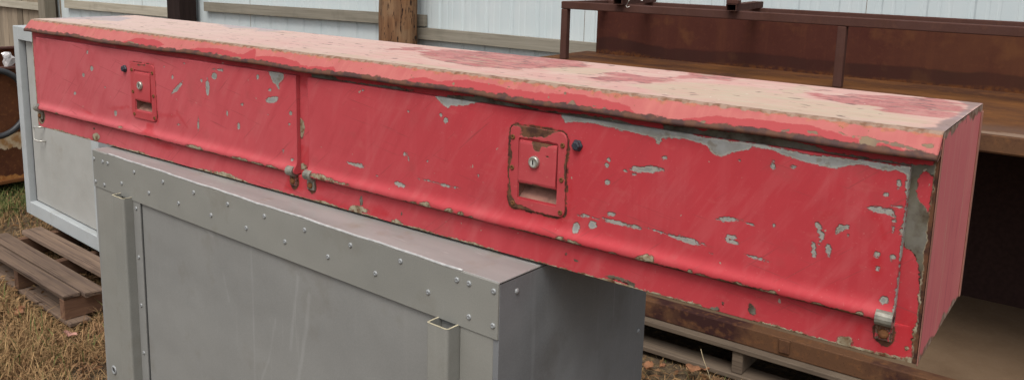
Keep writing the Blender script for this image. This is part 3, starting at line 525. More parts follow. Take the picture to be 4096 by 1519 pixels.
# ================================================================== the setting
def ground_sheet():
    n = 60; V = []; Fc = []
    xs = np.concatenate([np.linspace(-60, -5, 8), np.linspace(-4.5, 4.5, n), np.linspace(5, 60, 8)]); ys = np.concatenate([np.linspace(-60, -3, 8), np.linspace(-2.5, 5.5, n), np.linspace(6, 60, 8)])
    for j, y in enumerate(ys):
        for i, x in enumerate(xs):
            near = 5 <= i < len(xs)-5 and 5 <= j < len(ys)-5
            V.append((x, y, (.006*math.sin(x*5+y*3)+.006*math.sin(y*7.3-x*2.1)-.012) if near else -.012))
    W = len(xs)
    for j in range(len(ys)-1):
        for i in range(W-1): a = j*W+i; Fc.append((a, a+1, a+W+1, a+W))
    o = link('ground', mesh('ground', V, Fc), M['ground'], smooth=True); o['kind'] = 'structure'; return o
ground_sheet()

# ================================================================== the red tool box
L, D, H = 2.44, 0.3285, 0.3204
T0 = .0015
tb = thing('truck_tool_box', 'long worn red steel tool box with two latched doors, lying across the grey cabinet', 'tool box', (L/2, D/2, 0))
tb.location.z += T0

def profile_part(name, prof, xs, mat, parent, keep=None):
    """extrude a (y, z) profile along x; returns object, x, y, z, profile index arrays"""
    n = len(prof); d = off(parent); X, K = np.meshgrid(xs, np.arange(n), indexing='ij'); X, K = X.ravel(), K.ravel()
    pr = np.array(prof); Y, Z = pr[K, 0], pr[K, 1]
    V = np.stack([X-d[0], Y-d[1], Z-d[2]], 1); Fc = []
    for i in range(len(xs)-1):
        xm = (xs[i]+xs[i+1])/2
        for j in range(n-1):
            if keep and not keep(xm, (pr[j, 1]+pr[j+1, 1])/2, j): continue
            a = i*n+j; Fc.append((a, a+1, a+n+1, a+n))
    me = bpy.data.meshes.new(name); me.from_pydata(V.tolist(), [], Fc); me.update()
    o = link(name, me, mat, parent); return o, X, Y, Z, K

def cap_ends(me, n, nx, idx):
    """close both ends of an extruded profile over profile indices idx"""
    bm = bmesh.new(); bm.from_mesh(me); bm.verts.ensure_lookup_table()
    for base, rev in ((0, False), ((nx-1)*n, True)):
        vs_ = [bm.verts[base+i] for i in idx]
        try: bm.faces.new(vs_[::-1] if rev else vs_)
        except ValueError: pass
    bm.to_mesh(me); bm.free()

# ---- lid: flat top, soft fold, sloping drip lip with a rolled edge
xs = np.linspace(0, L, 815)
prof = [(D, H-.03), (D, H-.002)] + [(y, H) for y in np.linspace(D-.002, .006, 84)]
fold_i = len(prof)
prof += [(.003, H-.0004), (.0006, H-.0018), (-.0012, H-.0042)]
a0, a1 = np.array((-.0012, H-.0042)), np.array((-.0215, .2915))
for t in np.linspace(0, 1, 12)[1:]: prof.append(tuple(a0+(a1-a0)*t))
prof += [(-.0228, .2892), (-.0230, .2868), (-.0215, .2848), (-.0190, .2842), (-.0160, .2850), (-.006, .2885), (.0005, .289)]
prof = [(float(a), float(b)) for a, b in prof]
ys_wave = .0
lid, X, Y, Z, K = profile_part('lid', prof, xs, M['lid'], tb)
arc = np.concatenate([[0], np.cumsum([math.dist(prof[i], prof[i+1]) for i in range(len(prof)-1)])]); a_fold = arc[fold_i+1]
S = arc[K]-a_fold; is_top = S < 0; me = lid.data
TX = np.where(is_top, X, 99); LX = np.where(is_top, 99, X)
setattr_f(me, 'rose', np.maximum(sd_all(TX, Y, PT_toprose), -sd_all(TX, Y, (), PT_tophole)))
setattr_f(me, 'cream', sd_all(TX, Y, PT_topcream)); setattr_f(me, 'brown', sd_all(TX, Y, PT_topbrown)); setattr_f(me, 'greyp', sd_all(TX, Y, PT_topgrey))
setattr_f(me, 'fresh', sd_all(LX, S, PT_lipfresh)); setattr_f(me, 'chip', sd_all(LX, S, PT_lipchip, PT_lipchipe))
setattr_f(me, 'edge', S)
lip_len = math.hypot(*(a1-a0))
setattr_f(me, 'lipend', np.where(is_top, .05, np.maximum(lip_len+.004-S, -.01)))
# slight dents and waviness of the sheet
co = np.empty(len(X)*3, np.float32); me.vertices.foreach_get('co', co); co = co.reshape(-1, 3)
wv = .0012*np.sin(X*9.1+Y*4)+.0009*np.sin(X*23+1.3)
co[:, 2] += np.where(is_top, .0008*np.sin(X*6)*np.sin(Y*11), wv*np.clip(S/.03, 0, 1)); co[:, 1] += np.where(is_top, 0, wv*np.clip(S/.03, 0, 1))
me.vertices.foreach_set('co', co.ravel())
nprof = len(prof)
cap_ends(me, nprof, len(xs), list(range(fold_i, nprof)))
for p in me.polygons: p.use_smooth = True

# ---- face frame with two door openings
D1, D2 = (.046, 1.194), (1.231, 2.408); DZ0, DZ1 = .060, .2715
def frame_keep(x, z, j):
    for a, b in (D1, D2):
        if a+.02 < x < b-.02 and .085 < z < .252: return False
    return True
prof = [(.012, .0035), (-.0045, .0035), (-.0060, .0050)] + [(-.0060, z) for z in np.arange(.0080, .0515, .0033)] + [(-.0050, .0535), (.0, .0540)] + [(0., z) for z in np.arange(.0575, .318, .0035)]
fx = np.linspace(0.0005, L-.0005, 815)
ff, X, Y, Z, K = profile_part('front_panel', prof, fx, M['red'], tb, frame_keep)
setattr_f(ff.data, 'chip', sd_all(X, Z, PT_frp, PT_fr))
co = np.empty(len(X)*3, np.float32); ff.data.vertices.foreach_get('co', co); co = co.reshape(-1, 3)
edge_x = np.minimum(X-.004, L-.012-X); co[:, 1] = np.where(Y < 0, Y*np.clip(edge_x/.03, 0, 1), Y)-D/2; ff.data.vertices.foreach_set('co', co.ravel())
edge_b = Z-.0060+.003*np.sin(X*31)*np.sin(X*13.7)
setattr_f(ff.data, 'tan', np.minimum(sd_all(X, Z, (), PT_frtan), np.maximum(np.minimum(edge_b, np.minimum(X-.004, (L-.006)-X)), -.01)))
hb = np.full(len(X), BIG)
for hx in (2.3975, 1.236, 1.179, .040): hb = np.minimum(hb, np.hypot((X-hx)*.9, (Z-.036)*.8)-.0135)
setattr_f(ff.data, 'rust', np.minimum(hb, np.maximum(L-.005-X, -.01)))
setattr_f(ff.data, 'dirt', np.ones(len(X))); setattr_f(ff.data, 'fade', .95-X/2.2)
setattr_f(ff.data, 'fresh', np.minimum(sd_all(X, Z, PT_frfresh), np.where(Z > .262, -.01, BIG)))

def plate_grid(name, o3, u, v, nu, nv, mat, parent):
    o3, u, v = Vector(o3), Vector(u), Vector(v); V = []; Fc = []
    for i in range(nu+1):
        for j in range(nv+1): V.append(o3+u*(i/nu)+v*(j/nv))
    for i in range(nu):
        for j in range(nv): a = i*(nv+1)+j; Fc.append((a, a+nv+1, a+nv+2, a+1))
    return part(name, V, Fc, mat, parent)
plate_grid('end_panel', (L, .0005, 0), (0, D-.001, 0), (0, 0, H-.001), 6, 6, M['end'], tb)
plate_grid('end_panel', (0, D-.0005, 0), (0, -D+.001, 0), (0, 0, H-.001), 6, 6, M['end'], tb)
box('corner_flange', (L+.0002, D-.012, .001), (L+.0022, D-.0004, H-.012), M['corner'], tb, .0008)
box('corner_flange', (L+.0002, .0002, .001), (L+.0016, .0075, H-.008), M['corner'], tb, .0005)
plate_grid('back_panel', (L, D-.0006, 0), (-L, 0, 0), (0, 0, H-.002), 6, 2, M['end'], tb)
plate_grid('bottom_panel', (0, D-.0005, .0002), (L, 0, 0), (0, -D+.022, 0), 6, 2, M['end'], tb)

# ---- doors: flat skin flaring into a rolled hinge bead along the foot
def door(x0, x1, chips, polys, tans, fresh, hole, plate, shade_wear):
    prof = [(-.0005, DZ1), (-.0085, DZ1), (-.0098, DZ1-.0012)]
    for z in np.arange(DZ1-.004, .100, -.0032): prof.append((-.0100, z))
    for z, y in ((.094, -.0100), (.089, -.0101), (.085, -.0104), (.0815, -.0110), (.0785, -.0119), (.0758, -.0132), (.0735, -.0148), (.0715, -.0166), (.0695, -.0181), (.0675, -.0191), (.065, -.0197), (.062, -.0198),
                 (.0595, -.0191), (.0578, -.0176), (.0569, -.0150), (.0568, -.0146), (.0568, -.0080), (.0575, -.0005)): prof.append((y, z))
    prof = [(float(a), float(b)) for a, b in prof]
    xs = np.linspace(x0, x1, 390)
    hx0, hx1, hz0, hz1 = hole
    keep = lambda x, z, j: not (hx0 < x < hx1 and hz0 < z < hz1)
    o, X, Y, Z, K = profile_part('door', prof, xs, M['red'], tb, keep); me = o.data
    setattr_f(me, 'chip', np.minimum(sd_all(X, Z, polys, chips), np.maximum((x1-.0006-X) if x0 > 1 else X*0+.02, -.01)))
    setattr_f(me, 'dirt', np.zeros(len(X))); setattr_f(me, 'fade', 1.05-X/1.9)
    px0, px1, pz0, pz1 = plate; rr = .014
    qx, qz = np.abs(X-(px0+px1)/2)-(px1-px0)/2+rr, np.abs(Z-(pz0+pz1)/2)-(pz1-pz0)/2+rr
    ring = np.abs(np.hypot(np.maximum(qx, 0), np.maximum(qz, 0))+np.minimum(np.maximum(qx, qz), 0)-rr-.001)-.0016+shade_wear  # rust ring that also paints the shadow gap around the latch plate
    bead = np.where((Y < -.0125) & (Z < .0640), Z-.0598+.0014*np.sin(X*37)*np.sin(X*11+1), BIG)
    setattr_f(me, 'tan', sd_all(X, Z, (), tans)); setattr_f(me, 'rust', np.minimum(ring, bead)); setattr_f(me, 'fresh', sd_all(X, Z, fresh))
    # the sheet is a little bowed and dented
    co = np.empty(len(X)*3, np.float32); me.vertices.foreach_get('co', co); co = co.reshape(-1, 3)
    wob = .0012*np.sin((X-x0)*7.3+.8)*np.sin((Z-.06)*15)+.0006*np.sin(X*19+Z*21)
    co[:, 1] += wob*np.clip((Z-.09)/.03, 0, 1)*np.clip((DZ1-Z)/.02, 0, 1); me.vertices.foreach_set('co', co.ravel())
    cap_ends(me, len(prof), len(xs), list(range(len(prof))))
    d_ = off(tb)
    for p in me.polygons: p.use_smooth = not (p.center.z+d_[2] < .0576 or p.center.z+d_[2] > DZ1-.001 or abs(p.normal.x) > .5)
    return o

def rounded_rect(x0, x1, z0, z1, r, n=5):
    P_ = []
    for cx, cz, a in ((x1-r, z1-r, 0), (x0+r, z1-r, 90), (x0+r, z0+r, 180), (x1-r, z0+r, 270)):
        for i in range(n+1): q = R_(a+90*i/n); P_.append((cx+r*math.cos(q), cz+r*math.sin(q)))
    return P_
def latch(dr, px0, px1, pz0, pz1, ox0, ox1, oz0, oz1, pad_z, lockx, lockz, screws, knob, rustpatch, scale=1.0):
    """bezel plate with a recess, paddle, key lock, screws, and a bolt beside it; all sub-parts of the door"""
    yb, yf = -.0095, -.0132
    outer = rounded_rect(px0, px1, pz0, pz1, .014); inner = rounded_rect(ox0, ox1, oz0, oz1, .004); n = len(outer)
    V = [(x, yb, z) for x, z in outer] + [(x, yf+.0008, z) for x, z in outer] + [(x+(.0009 if x < (px0+px1)/2 else -.0009), yf, z+(.0009 if z < (pz0+pz1)/2 else -.0009)) for x, z in outer]
    # a ring between, so that rust can sit on it
    for t in (.2, .4, .6, .8, 1.0): V += [(a[0]+(b[0]-a[0])*t, yf, a[1]+(b[1]-a[1])*t) for a, b in zip(outer, inner)]
    V += [(x, yf+.004, z) for x, z in inner]
    Fc = []
    for k in range(8):
        for i in range(n): Fc.append((k*n+i, k*n+(i+1) % n, (k+1)*n+(i+1) % n, (k+1)*n+i))
    pl = part('latch_plate', V, Fc, M['latch'], dr)
    bm = bmesh.new(); bm.from_mesh(pl.data); bmesh.ops.subdivide_edges(bm, edges=bm.edges, cuts=2, use_grid_fill=True); bm.to_mesh(pl.data); bm.free()
    d = off(dr); vx = np.array([(v.co.x+d[0], v.co.z+d[2]) for v in pl.data.vertices]); ed_ = np.minimum(np.minimum(vx[:, 0]-px0, px1-vx[:, 0]), np.minimum(vx[:, 1]-pz0, pz1-vx[:, 1])); setattr_f(pl.data, 'tan', np.minimum(sd_all(vx[:, 0], vx[:, 1], rustpatch), ed_+(-.0008 if scale > 1 else .0018)))  # edge rust, also drawing the plate's dark shadow outline
    # recess pan
    yp = .016
    V = [(ox0, yf+.003, oz0), (ox1, yf+.003, oz0), (ox1, yf+.003, oz1), (ox0, yf+.003, oz1), (ox0+.002, yp, oz0+.022), (ox1-.002, yp, oz0+.022), (ox1-.002, yp, oz1), (ox0+.002, yp, oz1)]
    part('latch_recess', V, [(0, 1, 5, 4), (1, 2, 6, 5), (2, 3, 7, 6), (3, 0, 4, 7), (4, 5, 6, 7)], M['latchpan'], dr)
    # paddle: plate with rolled lower lip
    bm = bmesh.new(); g = .0022; x0, x1 = ox0+g, ox1-g; zt, zb = oz1-.004, pad_z
    pr = [(-.0105, zt), (-.0150, zt-.0015), (-.0158, zt-.006)] + [(-.0158-.0018*t, zt-.006+(zb+.007-zt+.006)*t) for t in np.linspace(.08, 1, 12)] + [(-.0165, zb+.003), (-.0142, zb), (-.0105, zb+.001), (-.009, zb+.004)]
    nx = 16; vv = []
    for i in range(nx+1):
        t = i/nx; xx = x0+(x1-x0)*t; inset = .0016*(1-min(1, min(t, 1-t)*nx/1.0))
        vv.append([bm.verts.new((xx-d[0], y+inset-d[1], z-d[2])) for y, z in pr])
    for i in range(nx):
        for j in range(len(pr)-1): bm.faces.new((vv[i][j], vv[i][j+1], vv[i+1][j+1], vv[i+1][j]))
    bm.faces.new(vv[0][::-1]); bm.faces.new(vv[-1])
    me = bpy.data.meshes.new('latch_handle'); bm.to_mesh(me); bm.free()
    vx = np.array([(v.co.x+d[0], v.co.z+d[2]) for v in me.vertices]); setattr_f(me, 'tan', np.minimum(sd_all(vx[:, 0], vx[:, 1], rustpatch), np.abs(vx[:, 1]-zb)-.002))
    hd = link('latch_handle', me, M['latch'], dr)
    # lock cylinder with key slot
    lk = lathe_y('lock_cylinder', [(.0108, -.0150), (.0108, -.0185), (.0100, -.0215), (.0082, -.0225), (.0075, -.0222), (.0, -.0222)], 20)
    link('lock_cylinder', lk, M['chrome'], dr, (lockx-d[0], -d[1], lockz-d[2]), smooth=True)
    box('key_slot', (lockx-.0011, -.0232, lockz-.0042), (lockx+.0011, -.0220, lockz+.0042), M['dark'], dr, .0004)
    sc = lathe_y('screw', [(.0046, -.0125), (.0046, -.0140), (.0036, -.0152), (.0016, -.0150), (.0013, -.0138), (0, -.0138)], 12)
    for i, (sx, sz) in enumerate(screws): link('screw', sc, M['latch'] if i % 2 else M['rustbolt'], dr, (sx-d[0], -d[1], sz-d[2]), smooth=True)
    # black hexagon bolt with a lobed washer
    V = []; nn = 24
    for r, y in ((.0095, -.0098), (.0095, -.0125), (.0078, -.0145), (.0072, -.0178), (.0052, -.0190), (0.0001, -.0190)):
        for j in range(nn): q = 2*math.pi*j/nn; rr = r*(1+.07*math.cos(6*q)); V.append((rr*math.cos(q), y, rr*math.sin(q)))
    Fc = [(k*nn+j, k*nn+(j+1) % nn, (k+1)*nn+(j+1) % nn, (k+1)*nn+j) for k in range(5) for j in range(nn)]
    link('bolt_head', mesh('bolt_head', V, Fc), M['blackbolt'], dr, (knob[0]-d[0], -d[1], knob[1]-d[2]))

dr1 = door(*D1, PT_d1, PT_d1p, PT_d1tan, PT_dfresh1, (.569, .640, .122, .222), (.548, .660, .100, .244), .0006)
latch(dr1, .548, .660, .100, .244, .566, .642, .119, .226, .146, .600, .188, [(.557, .224), (.558, .168), (.560, .110), (.651, .224), (.652, .166), (.652, .110)], (.520, .223),
      [[(.57, .24), (.62, .245), (.62, .238), (.57, .236)], [(.55, .15), (.556, .15), (.556, .12), (.55, .12)]])
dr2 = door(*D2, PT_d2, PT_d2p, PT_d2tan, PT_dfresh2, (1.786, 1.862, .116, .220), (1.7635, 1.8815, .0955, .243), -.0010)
latch(dr2, 1.7635, 1.8815, .0955, .243, 1.783, 1.865, .113, .223, .142, 1.820, .185, [(1.7705, .2215), (1.7705, .167), (1.774, .1035), (1.8735, .221), (1.8735, .162), (1.8735, .105)], (1.901, .225),
      [[(1.787, .2445), (1.842, .244), (1.842, .229), (1.785, .226)], [(1.812, .2225), (1.862, .2225), (1.845, .213), (1.832, .214), (1.828, .203), (1.818, .204)], [(1.840, .203), (1.852, .201), (1.850, .196), (1.843, .197)],
       [(1.760, .205), (1.770, .197), (1.768, .176), (1.760, .178)], [(1.878, .215), (1.885, .215), (1.885, .178), (1.878, .180)], [(1.760, .118), (1.776, .112), (1.786, .096), (1.765, .092)], [(1.80, .100), (1.84, .097), (1.83, .093), (1.79, .093)]], scale=2)

# ---- hinge brackets at the four bead ends
def hinge(xc, w=.022, bx=None, tilt=0, flip=1):
    d = off(tb); z0 = .029
    V = []; pr = []
    for a in np.linspace(-90, 120, 10): pr.append((-.0120-.0125*math.cos(R_(a)), .0620+.0115*math.sin(R_(a))))
    pr = [(-.0015, .0505)] + pr + [(-.0015, .0700)]
    n = len(pr); V = [(xc-w/2, y, z) for y, z in pr]+[(xc+w/2, y, z) for y, z in pr]
    Fc = [(i, i+1, n+i+1, n+i) for i in range(n-1)]+[tuple(range(n))[::-1], tuple(range(n, 2*n))]
    o = part('hinge_bracket', V, Fc, M['zinc'], tb)
    box('tab', (xc-w/2, -.0115, z0), (xc+w/2, -.0055, .0525), M['red'] if flip > 0 else M['zinc'], o, .001)
    bt = lathe_y('bolt', [(.0072, -.0110), (.0072, -.0130), (.0055, -.0155), (.0, -.0162)], 12)
    link('bolt', bt, M['rustbolt'], o, (xc-d[0], -d[1], .0390-d[2]), smooth=True)
    if flip > 0: link('rod_end', lathe_x('rod_end', .0045, .0035), M['dark'], o, (xc+w/2+.0004-d[0], -.0130-d[1], .0625-d[2]))
def lathe_x(name, r, h, n=12):
    V = [(0, r*math.cos(2*math.pi*j/n), r*math.sin(2*math.pi*j/n)) for j in range(n)]
    return mesh(name, V, [tuple(range(n))])
hinge(2.3975); hinge(1.236, flip=-1); hinge(1.179); hinge(.040, .024, flip=-1)

# ================================================================== grey riveted cabinet under it
GYAW = math.atan2(-.069, 1.426)
GL, GD = 1.4277, .490
gc = thing('metal_cabinet', 'grey riveted sheet metal cabinet carrying the red tool box', 'cabinet', (.4, -.045, -1.0), rot=GYAW)
# local: x along the front, y depth, z from the ground (top = 1.0)
def zl(z): return 1.0+z
fp = plate_grid('front_panel', (.004, .004, .30), (GL-.008, 0, 0), (0, 0, .696), 280, 140, M['grey'], gc)
def stroke(x, z, pts, w_):
    d = np.full(x.shape, BIG)
    for a, b_ in zip(pts[:-1], pts[1:]):
        a, b_ = np.array(a), np.array(b_); e = b_-a; t = np.clip(((x-a[0])*e[0]+(z-a[1])*e[1])/(e@e), 0, 1)
        d = np.minimum(d, np.hypot(x-a[0]-e[0]*t, z-a[1]-e[1]*t)-w_)
    return d
_v = np.array([v.co for v in fp.data.vertices]); _x, _z = _v[:, 0], _v[:, 2]-1.0
setattr_f(fp.data, 'mark', np.minimum.reduce([stroke(_x, _z, p, w_) for p, w_ in (([(.88, -.134), (.86, -.232), (.848, -.304)], .003), ([(.914, -.164), (.904, -.241), (.889, -.304), (.873, -.366), (.855, -.44)], .004), ([(.797, -.251), (.771, -.351), (.739, -.412)], .0012), ([(1.262, -.18), (1.264, -.21)], .002), ([(.714, -.10), (.714, -.45)], .0008), ([(.60, -.2), (.62, -.26)], .0015), ([(.52, -.098), (.56, -.115)], .006))]))
part('front_panel_foot', [(.004, .004, .0), (GL-.004, .004, 0), (GL-.004, .004, .30), (.004, .004, .30)], [(0, 1, 2, 3)], M['greyp'], gc)
box('top_panel', (.002, -.001, .9965), (GL-.001, GD, 1.0), M['ctop'], gc, .001)
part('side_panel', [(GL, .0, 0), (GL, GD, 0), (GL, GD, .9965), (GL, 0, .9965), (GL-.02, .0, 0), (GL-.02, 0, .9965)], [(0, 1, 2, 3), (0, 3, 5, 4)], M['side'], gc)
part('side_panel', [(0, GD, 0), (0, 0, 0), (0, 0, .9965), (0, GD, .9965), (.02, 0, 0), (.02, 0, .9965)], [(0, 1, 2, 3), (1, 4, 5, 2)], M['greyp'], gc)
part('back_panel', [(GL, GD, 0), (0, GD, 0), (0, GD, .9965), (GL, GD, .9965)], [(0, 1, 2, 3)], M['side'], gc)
box('trim_strip', (.0015, -.0035, .8985), (GL-.001, .001, .9985), M['strip'], gc, .0008)
# bright rolled hem along the strip's top
tube_path('hem', [(s, -.0012, 1.0002+.0006*math.sin(s*23)+.0004*math.sin(s*57)) for s in np.linspace(.085, 1.345, 90)], .0030, M['hem'], gc, 8)
box('flange', (.206, -.0015, 0), (.240, .0045, .8985), M['greyp'], gc, .0008)
box('stile', (1.341, -.0012, 0), (GL-.012, .0045, .8985), M['strip'], gc, .0008)
box('stile', (.012, -.0012, 0), (.147, .0045, .8985), M['strip'], gc, .0008)
box('edge_bead', (.2408, .0012, 0), (.2421, .0046, .8985), M['gapline'], gc, 0)
def channel(x0, x1, dep, ztop):
    """hollow U channel standing proud of the front, open at the top"""
    t = .0034; r = .006; out = []; inn = []
    def ring(i):
        P_ = [(x0+i, .0035)]
        for cx, a in ((x0+r, 180), (x1-r, 270)):
            for q in range(5):
                an = R_(a+90*q/4); P_.append((cx+(r-i)*math.cos(an), -dep+r+(r-i)*math.sin(an)))
        P_.append((x1-i, .0035)); return P_
    A, B = ring(0), ring(t); n = len(A); V = [(x, y, 0) for x, y in A]+[(x, y, ztop) for x, y in A]+[(x, y, ztop) for x, y in B]+[(x, y, ztop-.25) for x, y in B]
    Fc = []
    for k in range(3):
        for i in range(n-1): Fc.append((k*n+i, k*n+i+1, (k+1)*n+i+1, (k+1)*n+i))
    o = part('channel', V, Fc, M['strip'], gc)
    # bare cut edge along the open top
    V = [(x, y, ztop+.0006) for x, y in ring(-.0003)]+[(x, y, ztop+.0006) for x, y in ring(t+.0003)]
    part('cut_edge', V, [(i, i+1, n+i+1, n+i) for i in range(n-1)], M['cut'], o)
channel(.146, .206, .028, zl(-.094)); channel(1.289, 1.340, .033, zl(-.100))
riv = lathe_y('rivet', [(.0052, .0), (.0052, -.0008), (.0041, -.0020), (.0020, -.0026), (.0017, -.0018), (0, -.0018)], 14)
RIV = [(.010, -.025), (.059, -.025), (.086, -.025), (.225, -.024), (.364, -.024), (.501, -.024), (.640, -.024), (.012, -.087), (.061, -.088), (.156, -.066), (.294, -.065), (.432, -.064), (.571, -.064), (.709, -.064),
       (.777, -.023), (.914, -.023), (1.055, -.022), (1.194, -.020), (1.334, -.019), (1.362, -.018), (1.417, -.017), (.847, -.063), (.987, -.062), (1.126, -.061), (1.265, -.060), (1.363, -.078), (1.417, -.078)]
for s, z in RIV: link('rivet', riv, M['rivet'], gc, (s, -.0035, zl(z)), smooth=True)
for z in (-.120, -.250, -.381, -.513, -.645, -.78): link('rivet', riv, M['rivet'], gc, (.2215, -.0015, zl(z)), smooth=True)
hole = lathe_y('eyelet', [(.013, .0), (.013, -.002), (.010, -.003), (.0075, -.0025), (.007, .0)], 18)
link('eyelet', hole, M['rivet'], gc, (.0485, -.0012, zl(-.6202)), smooth=True)
link('eyelet_hole', lathe_y('eyelet_hole', [(.0072, -.0004), (0, -.0004)], 14), M['dark'], gc, (.0485, -.0012, zl(-.6202)))
rivs = lathe_y('side_rivet', [(.0055, .0), (.0055, -.0008), (.0043, -.0021), (0, -.0024)], 12)
for y, z in ((.045, -.028), (.465, -.10), (.465, -.24), (.465, -.38), (.465, -.52)):
    link('rivet', rivs, M['rivet'], gc, (GL, y, zl(z)), rot=(0, 0, R_(90)), smooth=True)

# ================================================================== pale cabinet at the back left, on its pallet
WY = math.atan2(-.089, .996)
wc = thing('pale_cabinet', 'pale grey enamelled steel cabinet with recessed door standing on the brown pallet', 'cabinet', (-2.085, .852, -.868), rot=WY)
WW, WH, WDp = .955, 1.003, .50
box('stile', (0, 0, 0), (.060, .05, WH), M['white'], wc, .004, 2); box('stile', (.880, 0, 0), (WW, .05, WH), M['white'], wc, .004, 2)
box('rail', (.0602, .0008, WH-.068), (.8798, .05, WH-.0005), M['white'], wc, .003, 2); box('rail', (.0602, .0008, .0005), (.8798, .05, .072), M['white'], wc, .003, 2)
box('side_panel', (.001, .0502, .001), (.004, WDp, WH-.004), M['white'], wc, 0); box('side_panel', (WW-.004, .0502, .001), (WW-.001, WDp, WH-.004), M['white'], wc, 0)
box('top_panel', (.001, .0505, WH-.0035), (WW-.001, WDp, WH), M['white'], wc, 0); box('back_panel', (.004, WDp-.004, .001), (WW-.004, WDp-.001, WH-.004), M['white'], wc, 0)
box('bottom_panel', (.004, .0505, .001), (WW-.004, WDp-.005, .004), M['white'], wc, 0)
dp = box('door_panel', (.078, .030, .078), (.866, .046, WH-.074), M['whitep'], wc, .005, 3)
box('door_seal', (.0606, .034, .0725), (.0775, .048, WH-.0685), M['seal'], wc, 0); box('door_seal', (.8665, .026, .0725), (.8794, .048, WH-.0685), M['seal'], wc, 0)
link('key_hole', lathe_y('key_hole', [(.016, -.0002), (.012, -.0012), (0, -.0012)], 14), M['dark'], wc, (.235, .030, WH-.137-.196))
tube_path('wire_handle', [(.262, .029, .500), (.240, .004, .503), (.215, -.006, .500), (.206, -.006, .492), (.206, -.006, .438), (.214, -.004, .430), (.245, .005, .428), (.262, .029, .428)], .0045, M['wire'], wc, 8)

# ---- wooden pallet under it
PYAW = math.atan2(-.07, 1.0)
def pallet(name, label, base, yaw, blen, boards, stringers, mat, smat, bottom, h=.13, sh=.088, bt=.020):
    p = thing(name, label, 'pallet', base, rot=yaw if yaw else 1e-6)
    for i, (y0, y1, xa, xb) in enumerate(boards):
        me = bevel_box_mesh('deck_board', xb-xa, y1-y0, bt, .003)
        for v in me.vertices: v.co.z += random.uniform(-.0012, .0010); v.co.y += random.uniform(-.0035, .0035); v.co.x += random.uniform(-.006, .006)
        link('deck_board', me, mat, p, ((xa+xb)/2, (y0+y1)/2, h-bt/2), rot=(R_(random.uniform(-.6, .6)), 0, R_(random.uniform(-.25, .25))))
    y0 = min(b[0] for b in boards)+.004; y1 = max(b[1] for b in boards)-.004
    for x in stringers: box('stringer', (x-.02, y0, h-bt-sh), (x+.02, y1, h-bt-.0008), smat, p, .003)
    for y in bottom: box('bottom_board', (0.01, y-.045, h-bt-sh-.0185), (blen-.01, y+.045, h-bt-sh-.0008), mat, p, .003)
    return p
pallet('pallet', 'weathered brown wooden pallet under the pale grey cabinet', (-1.80, .475, -1.0), PYAW, 1.06,
       [(.0, .068, -.02, 1.010), (.076, .160, -.03, 1.048), (.222, .318, -.01, 1.03), (.375, .465, 0, 1.03), (.53, .62, 0, 1.03), (.70, .79, 0, 1.03)], (.05, .50, .985), M['pallet'], M['stringer'], (.05, .40, .74))

# ================================================================== rusty steel rack behind
RX0, RX1 = .10, 4.3
rk = thing('steel_rack', 'large rusty brown steel rack with open tube frame above its deck', 'rack', ((RX0+RX1)/2, 2.3, -.868))
Zb = -.868
box('front_beam', (RX0, 1.772, Zb), (RX1, 1.830, -.798), M['beam'], rk, .004, 2)
box('floor_plate', (RX0, 1.831, -.806), (RX1, 2.690, -.800), M['floor'], rk, 0)
box('back_beam', (RX0, 2.640, Zb), (RX1, 2.690, -.8065), M['beam'], rk, .003)
box('lug', (1.705, 1.764, -.852), (1.745, 1.7715, -.802), M['beam'], rk, .002)
box('back_wall', (RX0, 2.6905, Zb), (RX1, 2.6985, -.0200), M['shadewall'], rk, 0)  # colour darkened to stand in for shade under the deck
box('end_wall', (RX0, 1.86, -.7995), (RX0+.008, 2.690, -.020), M['rust'], rk, 0); box('end_wall', (RX1-.008, 1.86, -.7995), (RX1, 2.690, -.020), M['rust'], rk, 0)
plate_grid('deck', (RX0, 1.776, .0410), (RX1-RX0, 0, 0), (0, 1.21, 0), 8, 4, M['deckp'], rk)
box('deck_underside', (RX0, 1.781, -.0195), (RX1, 2.985, .0400), M['rust'], rk, 0)
part('deck_edge', [(RX0, 1.7755, .0405), (RX1, 1.7755, .0405), (RX1, 1.7725, .036), (RX0, 1.7725, .036), (RX1, 1.7725, -.012), (RX0, 1.7725, -.012), (RX1, 1.777, -.018), (RX0, 1.777, -.018)],
     [(1, 0, 3, 2), (2, 3, 5, 4), (4, 5, 7, 6)], M['beam'], rk)
ZR = .337; tw = .038
PFY, PRY, PX = 2.505, 2.925, .222
pl = plate_grid('upper_plate', (PX-.03, PRY, .0412), (RX1-PX, 0, 0), (0, 0, ZR-tw-.0425), 60, 20, M['plate'], rk)
setattr_f(pl.data, 'foot', [v.co.z-(.0412+.868) for v in pl.data.vertices])
box('upper_plate_back', (PX-.029, PRY+.0008, .0412), (RX1-.031, PRY+.006, ZR-tw-.0014), M['rust'], rk, 0)
box('top_rail', (PX, PFY, ZR-tw), (RX1, PFY+tw, ZR), M['tube'], rk, .004, 2)
box('top_rail', (PX, PRY-.004, ZR-tw), (RX1, PRY-.004+tw, ZR), M['tube'], rk, .004, 2)
box('top_rail', (PX+.0005, PFY+tw+.0005, ZR-tw), (PX+tw, PRY-.0045, ZR-.0005), M['tube'], rk, .004, 2)
for x in (PX, 1.602, 2.98): box('post', (x+.0008, PFY+.001, .0412), (x+tw-.0008, PFY+tw-.001, ZR-tw-.0006), M['tube'], rk, .004, 2)
